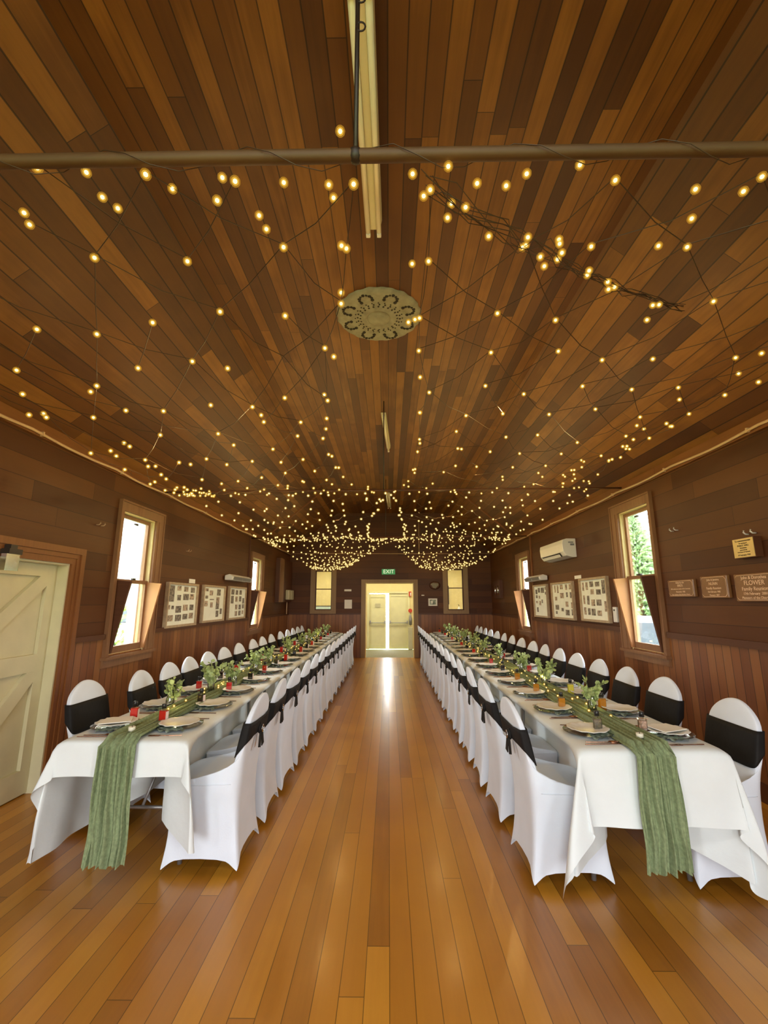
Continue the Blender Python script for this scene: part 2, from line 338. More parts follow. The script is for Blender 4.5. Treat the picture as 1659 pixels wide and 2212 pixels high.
# ------------------------------------------------------------------ side windows with draught cheeks
def side_window(n, X, sgn, op, zm, label):
    """sgn=+1: left wall (room is +x); the casing stands on the wall face"""
    y0, y1, z0, z1 = op; cn, cf, cw = .07, .18, .115
    def bx(mb, d0, d1, a, b, c, d):
        p = sorted((X + sgn * d0, X + sgn * d1)); mb.box(p[0], p[1], a, b, c, d)
    root = empty(f'window_{n}'); struct(root, label, 'window')
    mb = MB()
    bx(mb, 0, .03, y0 - cn, y0, z0 - .02, z1); bx(mb, 0, .03, y1, y1 + cf, z0 - .02, z1)
    bx(mb, 0, .029, y0 - cn, y1 + cf, z1, z1 + cw)
    bx(mb, 0, .04, y0 - cn, y0 - cn + .018, z0 - .02, z1 + cw); bx(mb, 0, .04, y1 + cf - .02, y1 + cf, z0 - .02, z1 + cw)
    bx(mb, 0, .042, y0 - cn, y1 + cf, z1 + cw - .02, z1 + cw); bx(mb, 0, .036, y1 + .05, y1 + .06, z0 - .02, z1)
    bx(mb, 0, .022, y0 - cn, y1 + cf, z0 - .12, z0 - .04)
    mb.build('casing', M['case'], root)
    mb = MB(); bx(mb, -.10, .06, y0 - cn - .02, y1 + cf + .02, z0 - .045, z0 - .015); mb.build('sill', M['case'], root)
    mb = MB()
    bx(mb, -WT - .01, .004, y0 - .004, y0 + .016, z0 - .015, z1); bx(mb, -WT - .01, .004, y1 - .016, y1 + .004, z0 - .015, z1)
    bx(mb, -WT - .01, .004, y0, y1, z1 - .016, z1 + .004); bx(mb, -WT - .01, .0, y0, y1, z0 - .015, z0 + .004)
    mb.build('jamb', M['jamb'], root)
    for nm, a, b, d in (('upper_sash', zm - .02, z1 - .016, .04), ('lower_sash', z0 + .004, zm + .02, .006)):
        mb = MB(); t = .045
        bx(mb, -d - .031, -d, y0 + .016, y0 + .016 + t, a, b); bx(mb, -d - .031, -d, y1 - .016 - t, y1 - .016, a, b)
        bx(mb, -d - .03, -d, y0 + .016, y1 - .016, a, a + (.07 if nm == 'lower_sash' else .04)); bx(mb, -d - .03, -d, y0 + .016, y1 - .016, b - .04, b)
        sh = mb.build(nm, M['case'], root)
        mb = MB(); bx(mb, -d - .017, -d - .013, y0 + .05, y1 - .05, a + .03, b - .03); mb.build('pane', M['pane'], sh)
        mb = MB()
        zc_ = zm + .02 if nm == 'lower_sash' else z1 - .1
        bx(mb, -d, -d + .02, (y0 + y1) / 2 - .03, (y0 + y1) / 2 + .03, zc_ - .005, zc_ + .015); mb.build('catch', M['dark'], sh)
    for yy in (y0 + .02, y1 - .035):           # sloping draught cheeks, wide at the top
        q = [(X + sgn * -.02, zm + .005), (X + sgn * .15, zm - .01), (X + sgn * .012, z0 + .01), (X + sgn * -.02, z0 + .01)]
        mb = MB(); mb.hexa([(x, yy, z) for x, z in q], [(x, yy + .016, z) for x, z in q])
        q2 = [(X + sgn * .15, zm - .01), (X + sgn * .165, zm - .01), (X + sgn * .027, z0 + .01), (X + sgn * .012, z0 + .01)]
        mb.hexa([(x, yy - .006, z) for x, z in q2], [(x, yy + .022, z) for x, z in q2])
        mb.build('draught_cheek', M['dtrim'] if yy < y0 + .1 else M['cheek'], root)  # near cheek's backlit shade is put into a darker wood colour
    return root
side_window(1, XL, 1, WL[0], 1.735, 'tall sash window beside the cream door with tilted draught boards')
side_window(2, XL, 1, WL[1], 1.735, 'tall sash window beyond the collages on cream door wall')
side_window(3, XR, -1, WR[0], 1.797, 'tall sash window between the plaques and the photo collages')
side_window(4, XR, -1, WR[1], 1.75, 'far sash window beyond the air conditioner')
for n, (x0, x1, z0, z1), lb in ((5, WF[0], 'narrow end wall window beside the notices'), (6, WF[1], 'narrow end wall window beside the oval plaque')):
    root = empty(f'window_{n}'); struct(root, lb, 'window'); cw = .13
    mb = MB()
    mb.box(x0 - cw, x0, YF - .03, YF, z0 - .1, z1 + .1); mb.box(x1, x1 + cw, YF - .03, YF, z0 - .1, z1 + .1)
    mb.box(x0 - cw, x1 + cw, YF - .03, YF, z1, z1 + .1); mb.box(x0 - cw, x1 + cw, YF - .03, YF, z0 - .1, z0)
    mb.build('casing', M['greyw'], root)
    zm = (z0 + z1) / 2 + (.03 if n == 5 else .04)
    mb = MB(); t = .025
    for a, b in ((z0, zm + .012), (zm - .012, z1)):
        mb.box(x0, x0 + t, YF + .05, YF + .08, a, b); mb.box(x1 - t, x1, YF + .05, YF + .08, a, b); mb.box(x0, x1, YF + .05, YF + .08, a, a + t); mb.box(x0, x1, YF + .05, YF + .08, b - t, b)
    sh = mb.build('sash', M['dtrim'], root)
    mb = MB(); mb.box(x0, x1, YF + .062, YF + .066, z0, z1); mb.build('pane', M['pane'], sh)

# ------------------------------------------------------------------ cream ledged door, left
root = empty('door_1'); struct(root, 'cream painted braced door in the side wall', 'door')
y0, y1, _, z1 = DL; xd = XL - .12
mb = MB()
for a, b in ((.0, .05), (.05, .09), (.09, .145)):
    t = {0: .022, .05: .03, .09: .042}[a]
    mb.box(XL, XL + t, y1 + a, y1 + b, 0, z1 + a); mb.box(XL, XL + t, y0 - b, y0 - a, 0, z1 + a); mb.box(XL, XL + t, y0 - b, y1 + b, z1 + a, z1 + b)
mb.build('door_casing', M['ocase'], root)
mb = MB(); mb.box(xd - .02, XL + .003, y1 - .015, y1 + .004, 0, z1); mb.box(xd - .02, XL + .003, y0 - .004, y0 + .015, 0, z1); mb.box(xd - .02, XL + .003, y0, y1, z1 - .015, z1 + .004)
mb.build('jamb', M['cream'], root)
mb = MB(); a, b = y0 + .016, y1 - .016; T = z1 - .016
mb.box(xd - .03, xd, a, b, -.03, T)
f = xd + .032
for (c, d, e, g) in ((a, a + .1, .01, T), (b - .1, b, .01, T), (a, b, T - .1, T), (a, b, .95, 1.09), (a, b, .01, .2)): mb.box(xd, f, c, d, e, g)
for zl, zh in ((.2, .95), (1.09, T - .1)):
    q = [(b - .1, zh), (b - .24, zh), (a + .1, zl), (a + .24, zl)]
    q = [(b - .1, zh), (b - .2, zh), (a + .1, zl + .0), (a + .2, zl)]
    q = [(b - .18, zh), (a + .1, zl + .08), (a + .1, zl), (a + .18, zl), (b - .1, zh - .08), (b - .1, zh)]
    mb.hexa([(xd, y, z) for y, z in q], [(f, y, z) for y, z in q])
mb.build('door_leaf', M['cream'], root)
cl = empty('door_closer', (0, 0, 0)); tag(cl, 'dark bracket with a small glass lamp on the cream door casing', 'wall lamp')
mb = MB(); mb.box(XL, XL + .09, 3.22, 3.34, 1.86, 1.90); mb.box(XL + .03, XL + .08, 3.24, 3.3, 1.9, 1.93); mb.build('bracket', M['dark'], cl)
mb = MB(); mb.box(XL + .05, XL + .09, 3.2, 3.32, 1.74, 1.86); mb.build('lamp_glass', M['chrome'], cl)

# ------------------------------------------------------------------ doorway, foyer and its doors
root = empty('door_2'); struct(root, 'timber cased open doorway to the foyer', 'doorway')
x0, x1, _, z1 = DF; mb = MB(); cw = .12
mb.box(x0 - cw, x0, YF - .035, YF, 0, z1); mb.box(x1, x1 + cw, YF - .035, YF, 0, z1); mb.box(x0 - cw, x1 + cw, YF - .035, YF, z1, z1 + .1)
mb.build('casing', M['greyw'], root)
mb = MB(); mb.box(x0 - .004, x0 + .02, YF - .03, YF + WT + .02, 0, z1); mb.box(x1 - .02, x1 + .004, YF - .03, YF + WT + .02, 0, z1); mb.box(x0, x1, YF - .03, YF + WT + .02, z1 - .02, z1 + .004)
mb.build('jamb', M['foyer'], root)
YE = 15.1
mb = MB(); mb.box(-3.0, 3.0, YF + .02, YE, -.1, -.004); struct(mb.build('floor_foyer', M['matfl']), 'grey-green carpet of the foyer beyond the doorway', 'floor')
mb = MB(); mb.box(-.75, .78, YF + .02, YF + WT, -.09, .006); struct(mb.build('trim_11', M['post']), 'pale threshold strip under the doorway', 'threshold')
mb = MB(); mb.box(-3.0, 3.0, YF + WT, YE + .1, 2.75, 2.85); struct(mb.build('ceiling_foyer', M['foyer']), 'cream foyer ceiling', 'ceiling')
ed = (-.64, .62, 1.78)
mb = MB()
mb.box(-3, ed[0], YE, YE + .12, 0, 2.75); mb.box(ed[1], 3, YE, YE + .12, 0, 2.75); mb.box(ed[0], ed[1], YE, YE + .12, ed[2], 2.75)
struct(mb.build('wall_foyer_end', M['foyer']), 'warm cream end wall of the foyer', 'wall')
mb = MB(); mb.box(-3.1, -3, YF + WT, YE, 0, 2.75); struct(mb.build('wall_foyer_left', M['foyer']), 'cream side wall of the foyer beyond the notices', 'wall')
mb = MB(); mb.box(3, 3.1, YF + WT, YE, 0, 2.75); struct(mb.build('wall_foyer_right', M['foyer']), 'cream side wall of the foyer beyond the oval plaque', 'wall')
mb = MB()
for b_ in ((ed[0] - .07, ed[0], 0, ed[2] + .06), (ed[1], ed[1] + .07, 0, ed[2] + .06), (ed[0] - .07, ed[1] + .07, ed[2], ed[2] + .06)): mb.box(b_[0], b_[1], YE - .02, YE + .1, b_[2], b_[3])
struct(mb.build('trim_12', M['fdoor']), 'cream casing around the foyer double doors', 'trim')
for n, xa, xb, zt, yaw, lb in ((3, ed[0] - .01, -.10, 1.755, 0, 'cream foyer door with push bar, standing ajar beside bright gap'), (4, .0, ed[1] + .01, 1.79, 0, 'closed cream foyer door with push bar, nearer the fire alarm')):
    root = empty(f'door_{n}'); struct(root, lb, 'door')
    mb = MB(); mb.box(xa, xb, YE + .03, YE + .07, .008, zt)
    for q in ((xa, xa + .06, .03, zt), (xb - .06, xb, .03, zt), (xa, xb, zt - .11, zt), (xa, xb, .72, .80), (xa, xb, .03, .15)): mb.box(q[0], q[1], YE + .015, YE + .03, q[2], q[3])
    mb.build('door_leaf', M['fdoor'], root)
    mb = MB(); mb.tube([(xa + .03, YE - .03, .83), (xb - .03, YE - .03, .83)], .014, 8); mb.box(xa + .02, xa + .06, YE - .04, YE + .02, .81, .9); mb.box(xb - .05, xb - .02, YE - .04, YE + .02, .81, .9)
    mb.build('push_bar', M['grey'], root)
    if n == 3:
        s = MB(); s.box(-.45, -.28, YE + .008, YE + .014, 1.33, 1.45); tag(s.build('door_notice', M['creamd']), 'small pale notice on the ajar foyer door', 'sign')
# foyer fittings
o = MB(); o.box(.66, .74, YE - .05, YE, 1.68, 1.84); a_ = tag(o.build('fire_alarm', M['redm']), 'red fire alarm box high beside the foyer doors', 'alarm')
o = MB(); o.box(.70, .73, YE - .056, YE - .05, 1.70, 1.80); o.build('button', M['paper'], a_)
o = MB(); o.tube([(.70, YE - .03, 1.22), (.70, YE, 1.22)], .065, 20); tag(o.build('fire_sign', M['redm']), 'round red sign above the white and grey foyer fittings', 'sign')
o = MB(); o.lathe([(0, .75), (.05, .78), (.055, .95), (.03, 1.08), (.02, 1.1), (0, 1.1)], (.70, YE - .08, 0), 14); tag(o.build('hand_dispenser', M['grey']), 'grey dispenser on the foyer wall below the red round sign', 'dispenser')
o = MB(); o.box(.62, .76, YE - .16, YE - .02, .002, .70); bevel(tag(o.build('side_stand', M['creamd']), 'pale narrow stand on foyer floor below grey dispenser', 'stand'), .01)
o = MB(); o.box(-2.5, -1.85, YE - .03, YE, 1.05, 1.38); p_ = tag(o.build('picture_frame', M['ink']), 'dark framed picture seen through the window by the notices', 'picture'); o = MB(); o.box(-2.47, -1.88, YE - .034, YE - .03, 1.08, 1.35); o.build('picture', simple('pale_blue_print', (.55, .68, .6), .6), p_)
o = MB(); o.box(1.62, 1.98, YE - .03, YE, 1.42, 2.02); p_ = tag(o.build('picture_frame', M['ink']), 'dark framed print seen through window by the oval plaque', 'picture'); o = MB(); o.box(1.66, 1.94, YE - .034, YE - .03, 1.46, 1.98); o.build('picture', M['mat'], p_)
for k in range(6):
    o = MB(); zz = 1.52 + k * .07; o.box(1.74, 1.74 + random.uniform(.06, .14), YE - .037, YE - .034, zz, zz + .035); o.build('print_line', M['ink'], p_)
o = MB(); o.box(2.05, 2.9, YE - .3, YE, 1.06, 1.16); tag(o.build('foyer_shelf', M['paper']), 'white shelf seen through the window by the oval plaque', 'shelf')
o = MB(); o.lathe([(0, 0), (.045, 0), (.045, .13), (.02, .17), (.014, .2), (0, .2)], (2.28, YE - .15, 1.16), 12); b_ = tag(o.build('pump_bottle', M['paper']), 'white pump bottle on the foyer shelf', 'bottle')
o = MB(); o.tube([(2.28, YE - .15, 1.355), (2.28, YE - .15, 1.41), (2.25, YE - .15, 1.415)], .01, 6); o.build('pump', M['cap'], b_)

# ------------------------------------------------------------------ tie rods with hangers
RODS = [(1.2, 2.935, .021), (5.4, 2.87, .012), (9.2, 2.82, .012)]
lbs = ['thick brown tie rod nearest, crossing in front of the ceiling rose', 'thin tie rod crossing the hall at its middle', 'thin tie rod crossing closest to the end wall']
for (y, z, r), lb in zip(RODS, lbs):
    root = empty('tie_rod', (0, 0, 0)); tag(root, lb, 'tie rod')
    dx = -.105 if y < 2 else -.06
    mb = MB(); dz = .022 if y < 2 else .02
    xs = [XL + .01 + (XR - XL - .02) * i / 12 for i in range(13)]
    mb.tube([(x, y + .0, z + (x / 2.84) * dz * 1.0) for x in xs], r, 10); mb.build('rod', M['pipe'] if y < 2 else M['dtrim'], root)
    mb = MB(); mb.tube([(dx, y, z), (dx, y, ZT)], .008 if y < 2 else .006, 8); mb.ball((dx, y, z), r * 1.25, 8, 6); mb.build('hanger', M['dark'], root)
    if y < 2:
        for zz in (3.47, 3.60):
            mb = MB(); mb.tube([(dx + .012 + .016 * cos(t), y - .005, zz + .02 * sin(t)) for t in [k * pi / 6 for k in range(13)]], .003, 5); mb.build('hook', M['dark'], root)

# ------------------------------------------------------------------ fluorescent battens
def fluoro(x0, ya, x1, yb_, w, label, tubes=2):
    root = empty('fluorescent_light', ((x0 + x1) / 2, (ya + yb_) / 2, 3.95), math.atan2(-(x1 - x0), yb_ - ya)); tag(root, label, 'ceiling light')
    L = (yb_ - ya) / 2
    mb = MB(); q = [(-w * .5, .1), (-w * .42, .055), (-w * .16, .03), (w * .16, .03), (w * .42, .055), (w * .5, .1)]
    mb.hexa([(x, -L, z) for x, z in q], [(x, L - .02, z) for x, z in q]); mb.build('housing', M['fluo'], root)
    for s in ((-1, 1) if tubes == 2 else (0,)):
        mb = MB(); mb.tube([(s * w * .32, -L + .02, .018), (s * w * .32, L + .02, .018)], .016, 10); mb.build('tube', M['tubem'], root)
        for e in (-1, 1):
            mb = MB(); mb.box(s * w * .32 - .014, s * w * .32 + .014, e * L - .012, e * L + .012, -.004, .06); mb.build('lamp_holder', M['acm'], root)
fluoro(-.115, 1.38, -.098, 2.62, .115, 'cream twin-tube fluorescent batten directly above the thick tie rod')
fluoro(-.07, 5.75, -.0, 7.1, .07, 'slim fluorescent batten beyond the ceiling rose', 1)
fluoro(-.02, 10.35, .02, 11.75, .1, 'farthest fluorescent batten, close to the end wall')

# ------------------------------------------------------------------ ceiling rose
root = empty('ceiling_rose', (-.085, 3.63, ZT)); tag(root, 'round fretted plaster ceiling rose between two fluorescent battens', 'ceiling rose')
mb = MB(); RR = .375
mb.lathe([(0, -.03), (.10, -.028), (.13, -.045), (.16, -.03), (.2, -.022), (.27, -.024), (.33, -.03), (.36, -.02), (RR, -.004), (RR, 0)], n=96,
         wob=lambda a, r, z: (1 + (.022 * abs(sin(8 * a)) + .01 * sin(24 * a)) * (r / RR) ** 3, 0))
mb.build('medallion', M['plaster'], root)
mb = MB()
for k in range(8):                        # shade of scroll cut-outs round the rim, drawn as dark beads
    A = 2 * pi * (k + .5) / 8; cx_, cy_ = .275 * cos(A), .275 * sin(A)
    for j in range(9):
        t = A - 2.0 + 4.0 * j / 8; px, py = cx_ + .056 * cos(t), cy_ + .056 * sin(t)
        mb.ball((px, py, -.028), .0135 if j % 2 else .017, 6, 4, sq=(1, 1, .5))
for k in range(24):                       # shade in the fan of slits round the boss, also dark beads
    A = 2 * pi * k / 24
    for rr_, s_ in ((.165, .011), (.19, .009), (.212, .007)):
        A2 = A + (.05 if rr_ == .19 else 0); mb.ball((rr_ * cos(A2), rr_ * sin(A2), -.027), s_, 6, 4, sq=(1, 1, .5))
mb.build('fretwork_shade', M['rose_shade'], root)
mb = MB(); mb.lathe([(0, -.05), (.03, -.05), (.085, -.046), (.1, -.036), (.105, -.03)], n=32); mb.build('boss', M['plaster'], root)

# ------------------------------------------------------------------ cables along the walls
def swag(x, s, label, zc):
    pts = []; y = -1.0
    while y < 12.8:
        ph = (y % 1.1) / 1.1; pts.append((x, y, zc - .018 * sin(pi * ph) + .006 * noise.noise(Vector((y * 2, s, 0))))); y += .11
    mb = MB(); mb.tube(pts, .0125, 6); o = tag(mb.build('wall_cable', M['cable']), label, 'cable')
    for k in range(12):
        mb = MB(); yy = .1 + 1.1 * k; mb.box(x - .014, x + .014, yy - .007, yy + .007, zc - .022, zc + .016); mb.build('cable_clip', M['cable'], o)
swag(XL + .05, 1, 'beige cable clipped under the cornice above the cream door', 2.845)
swag(XR - .05, -1, 'beige cable clipped under the cornice above the air conditioner', 2.855)
mb = MB(); mb.tube([(XL + .05, 12.8, 2.86), (-1.2, YF - .02, 2.87), (1.0, YF - .02, 2.86), (XR - .05, 12.8, 2.86)], .01, 6); mb.tube([(.87, YF - .02, 2.87), (.87, YF - .02, 3.75)], .014, 6)
tag(mb.build('conduit_pipe', M['cable']), 'pale conduit crossing the end wall above the exit sign', 'conduit')

# ------------------------------------------------------------------ wall things
def side_thing(name, X, sgn, label, cat):
    """local x = away from the wall, local y = along the wall"""
    o = empty(name); tag(o, label, cat); return o
def sbox(mb, X, sgn, d0, d1, a, b, c, d, mi=0):
    p = sorted((X + sgn * d0, X + sgn * d1)); mb.box(p[0], p[1], a, b, c, d, mi)
def collage(X, sgn, y0, y1, z0, z1, cells, label, seed):
    rnd = random.Random(seed)
    o = empty('photo_collage'); tag(o, label, 'picture frame', 'photo collage frames'); fw = .03
    mb = MB()
    for q in ((y0, y0 + fw, z0, z1), (y1 - fw, y1, z0, z1), (y0, y1, z0, z0 + fw), (y0, y1, z1 - fw, z1)): sbox(mb, X, sgn, 0, .045, *q)
    mb.build('frame', M['frame'], o)
    mb = MB(); sbox(mb, X, sgn, 0, .02, y0 + .01, y1 - .01, z0 + .01, z1 - .01); mb.build('backing_board', M['mat'], o)
    W, H_ = y1 - y0 - 2 * fw, z1 - z0 - 2 * fw
    for (u, v, w, h) in cells:
        # u measured from the viewer's left
        if sgn > 0: a = y0 + fw + u * W; b = a + w * W
        else: b = y1 - fw - u * W; a = b - w * W
        t = z1 - fw - v * H_
        mb = MB(); sbox(mb, X, sgn, .02, .0225, a, b, t - h * H_, t); mb.build('photograph', M['pic'] if rnd.random() < .62 else M['pic2'], o)
CA = [(.04, .02, .17, .4), (.3, .02, .13, .12), (.53, .03, .15, .13), (.78, .04, .15, .14), (.32, .25, .12, .14), (.52, .22, .2, .16), (.76, .22, .16, .15), (.04, .5, .07, .11), (.15, .52, .08, .09), (.29, .53, .19, .17), (.54, .5, .17, .16), (.78, .5, .15, .15), (.05, .75, .17, .15), (.3, .75, .2, .16), (.55, .74, .17, .14), (.78, .72, .15, .15)]
CB = [(.08, .04, .14, .09), (.28, .1, .16, .15), (.64, .05, .18, .2), (.1, .26, .12, .09), (.62, .3, .16, .2), (.08, .42, .14, .16), (.34, .46, .12, .16), (.62, .5, .16, .18), (.64, .72, .13, .2), (.84, .66, .1, .18), (.3, .36, .2, .03)]
CC = [(.12, .04, .18, .18), (.38, .06, .15, .16), (.62, .05, .15, .16), (.12, .26, .16, .26), (.38, .28, .14, .18), (.62, .27, .14, .18), (.84, .33, .12, .2), (.4, .56, .14, .17), (.62, .56, .14, .17), (.84, .55, .12, .15), (.4, .78, .14, .17), (.62, .77, .14, .17), (.84, .77, .1, .13)]
CD = [(.1, .1, .15, .16), (.3, .05, .17, .16), (.54, .05, .24, .18), (.84, .04, .08, .09), (.84, .2, .08, .09), (.1, .3, .14, .1), (.34, .32, .1, .1), (.36, .5, .13, .15), (.1, .5, .14, .08), (.14, .72, .12, .16), (.55, .45, .09, .12)]
CE = [(.1, .03, .07, .22), (.24, .03, .08, .24), (.4, .02, .14, .14), (.66, .02, .09, .17), (.84, .03, .12, .15), (.38, .27, .18, .16), (.68, .26, .08, .14), (.86, .26, .1, .17), (.1, .38, .11, .12), (.62, .53, .13, .15), (.88, .55, .1, .17), (.1, .63, .18, .15), (.4, .72, .11, .1), (.6, .77, .18, .16), (.88, .75, .1, .17), (.1, .82, .08, .09)]
CF = [(.06, .05, .07, .22), (.2, .05, .09, .2), (.36, .04, .15, .14), (.58, .06, .16, .12), (.82, .03, .11, .33), (.38, .24, .13, .13), (.6, .25, .17, .13), (.06, .39, .07, .23), (.22, .4, .09, .23), (.38, .5, .14, .16), (.58, .5, .18, .15), (.86, .54, .09, .25), (.06, .7, .09, .19), (.22, .72, .1, .17), (.36, .73, .15, .17), (.58, .77, .16, .13)]
collage(XL, 1, 5.76, 6.68, 1.185, 1.765, CA, 'large photo collage frame beside the near window on the cream door wall', 1)
collage(XL, 1, 6.88, 7.80, 1.20, 1.77, CB, 'middle photo collage frame on the cream door wall, yellowed', 2)
collage(XL, 1, 8.0, 8.95, 1.20, 1.785, CC, 'photo collage frame below the heater on the cream door wall', 3)
collage(XR, -1, 8.30, 9.08, 1.225, 1.83, CD, 'photo collage frame below the heater on the plaque wall', 4)
collage(XR, -1, 7.14, 8.07, 1.23, 1.835, CE, 'middle photo collage frame on the plaque wall', 5)
collage(XR, -1, 6.01, 6.88, 1.24, 1.85, CF, 'large photo collage frame beside the near window on plaque wall', 6)
mb = MB(); sbox(mb, XL, 1, 0, .004, 6.42, 6.62, 1.775, 1.835); tag(mb.build('caption_card', M['paper']), 'small white card above the collage on cream door wall', 'card')
mb = MB(); sbox(mb, XR, -1, 0, .004, 6.86, 7.10, 1.86, 1.91); tag(mb.build('caption_card', M['paper']), 'small white card between two collages on plaque wall', 'card')
# heaters
def heater(X, sgn, y0, y1, z, label):
    o = empty('radiant_heater'); tag(o, label, 'heater')
    q = [(.02, z + .06), (.10, z + .085), (.17, z + .04), (.15, z - .02), (.02, z - .02)]
    mb = MB(); mb.hexa([(X + sgn * d, y0, zz) for d, zz in q], [(X + sgn * d, y1, zz) for d, zz in q]); bevel(mb.build('casing', M['acm'], o), .012)
    for dd in (0, 1):
        mb = MB(); d0, za, d1, zb = .158, z + .005, .168, z + .03
        w = (y1 - y0) * .44; yy = y0 + .05 + dd * (w + .02)
        mb.hexa([(X + sgn * .155, yy, z - .012), (X + sgn * .176, yy, z + .038), (X + sgn * .166, yy, z + .044), (X + sgn * .148, yy, z - .012)],
                [(X + sgn * .155, yy + w, z - .012), (X + sgn * .176, yy + w, z + .038), (X + sgn * .166, yy + w, z + .044), (X + sgn * .148, yy + w, z - .012)]); mb.build('reflector', M['grey'], o)
    mb = MB(); sbox(mb, X, sgn, 0, .03, (y0 + y1) / 2 - .05, (y0 + y1) / 2 + .05, z - .02, z + .05); mb.build('bracket', M['grey'], o)
heater(XL, 1, 7.75, 8.85, 1.90, 'white radiant bar heater above the collages on cream door wall')
heater(XR, -1, 8.25, 9.2, 1.92, 'white radiant bar heater below the air conditioner')
# air conditioner
o = empty('air_conditioner'); tag(o, 'white wall mounted air conditioner high on the plaque wall', 'air conditioner')
q = [(.0, 2.48), (.14, 2.48), (.205, 2.46), (.215, 2.40), (.205, 2.28), (.16, 2.215), (.06, 2.19), (.0, 2.19)]
mb = MB(); mb.hexa([(XR - d, 6.95, z) for d, z in q], [(XR - d, 8.0, z) for d, z in q]); bevel(mb.build('casing', M['acm'], o), .008)
mb = MB(); mb.hexa([(XR - d, 7.1, z) for d, z in ((.205, 2.265), (.17, 2.21), (.165, 2.214), (.2, 2.27))], [(XR - d, 7.92, z) for d, z in ((.205, 2.265), (.17, 2.21), (.165, 2.214), (.2, 2.27))]); mb.build('air_outlet', M['acd'], o)
mb = MB(); mb.hexa([(XR - d, 7.12, z) for d, z in ((.2, 2.245), (.212, 2.247), (.186, 2.206), (.176, 2.206))], [(XR - d, 7.9, z) for d, z in ((.2, 2.245), (.212, 2.247), (.186, 2.206), (.176, 2.206))]); mb.build('louver', M['acm'], o)
mb = MB(); mb.box(XR - .12, XR - .04, 6.948, 6.95, 2.41, 2.43); mb.box(XR - .09, XR - .03, 6.948, 6.95, 2.37, 2.40); mb.build('sticker', M['grey'], o)
o = MB(); sbox(o, XR, -1, 0, .03, 5.84, 5.93, 1.26, 1.45); o_ = bevel(tag(o.build('remote_holder', M['acm']), 'white remote control in a holder beside the near window', 'remote control'), .006)
o = MB(); sbox(o, XR, -1, .03, .034, 5.87, 5.90, 1.40, 1.42); o.build('display', M['acd'], o_)
# hooks
def hook(X, sgn, y, z, label, pale):
    o = empty('coat_hook'); tag(o, label, 'hook')
    for dy in (0, .07):
        mb = MB(); mb.tube([(X, y + dy, z), (X + sgn * .03, y + dy, z), (X + sgn * .045, y + dy, z + .015), (X + sgn * .04, y + dy, z + .028)], .006 if pale else .005, 6); mb.build('peg', M['acm'] if pale else M['cable'], o)
hook(XR, -1, 4.48, 2.22, 'pair of pale hooks above the small plaque', True)
hook(XL, 1, 4.27, 2.25, 'pair of small hooks on the wall above cream door casing', False)
hook(XL, 1, 6.25, 2.21, 'small hook above the photo collages on cream door wall', False)
hook(XR, -1, 3.54, 2.05, 'tiny pale hook above the brass plaque', True)

# writing
def text(body, size, X, sgn, y, z, d, mat, parent, name='lettering', ax='x', sp=1.0):
    cu = bpy.data.curves.new(name, 'FONT'); cu.body = body; cu.size = size; cu.align_x = 'CENTER'; cu.align_y = 'CENTER'; cu.extrude = .0006; cu.space_character = sp
    t = bpy.data.objects.new(name, cu); C.objects.link(t); cu.materials.append(mat)
    if ax == 'x': t.location = (X + sgn * d, y, z); t.rotation_euler = (R(90), 0, R(90 if sgn > 0 else -90))
    else: t.location = (y, X - d, z); t.rotation_euler = (R(90), 0, 0)
    me = bpy.data.meshes.new_from_object(t.evaluated_get(bpy.context.evaluated_depsgraph_get())); mo = bpy.data.objects.new(name, me); C.objects.link(mo); mo.location = t.location; mo.rotation_euler = t.rotation_euler
    bpy.data.objects.remove(t); bpy.data.curves.remove(cu)
    if parent: mo.parent = parent
    return mo
def plaque(y0, y1, z0, z1, lines, label):
    o = empty('engraved_plaque'); tag(o, label, 'plaque'); X = XR
    mb = MB(); sbox(mb, X, -1, 0, .035, y0, y1, z0, z1); bevel(mb.build('board', M['plaq'], o), .006)
    mb = MB(); i = .012; c = .022; t = .0022
    P = [(y0 + i + c, z0 + i), (y1 - i - c, z0 + i), (y1 - i, z0 + i + c), (y1 - i, z1 - i - c), (y1 - i - c, z1 - i), (y0 + i + c, z1 - i), (y0 + i, z1 - i - c), (y0 + i, z0 + i + c)]
    mb.tube([(X - .036, a, b) for a, b in P + [P[0]]], t, 4, cap=False); mb.build('border_line', M['plet'], o)
    for body, s, v in lines: text(body, s, X, -1, (y0 + y1) / 2, z1 - v * (z1 - z0), .0365, M['plet'], o)
plaque(4.31, 4.70, 1.562, 1.728, [('Gifted by the', .024, .17), ('BIRDS', .032, .34), ('85th anniversary reunion of the Community', .0165, .53), ('November 1982', .021, .70), ('Last residents of the Northern District', .0175, .86)], 'smallest brown plaque with cut corners, next to the window')
plaque(3.88, 4.21, 1.548, 1.742, [('John & Jemima', .026, .18), ('NUNN', .036, .36), ('Family Reunion', .030, .56), ('7th February 1982', .021, .72), ('Pioneers 1847', .021, .87)], 'middle brown plaque reading NUNN Family Reunion')
plaque(3.39, 3.80, 1.518, 1.738, [('John & Dorothea', .036, .15), ('FLOWER', .052, .34), ('Family Reunion', .042, .55), ('17th February  2001', .029, .72), ('Pioneers of the District', .029, .87)], 'largest brown plaque reading FLOWER Family Reunion')
o = empty('brass_plaque'); tag(o, 'small square brass plaque tilted on a dark block', 'plaque')
mb = MB(); sbox(mb, XR, -1, 0, .06, 3.50, 3.72, 1.86, 2.02); mb.build('block', M['dtrim'], o)
mb = MB(); sbox(mb, XR, -1, .06, .064, 3.505, 3.715, 1.865, 2.015); mb.build('plate', M['brass'], o)
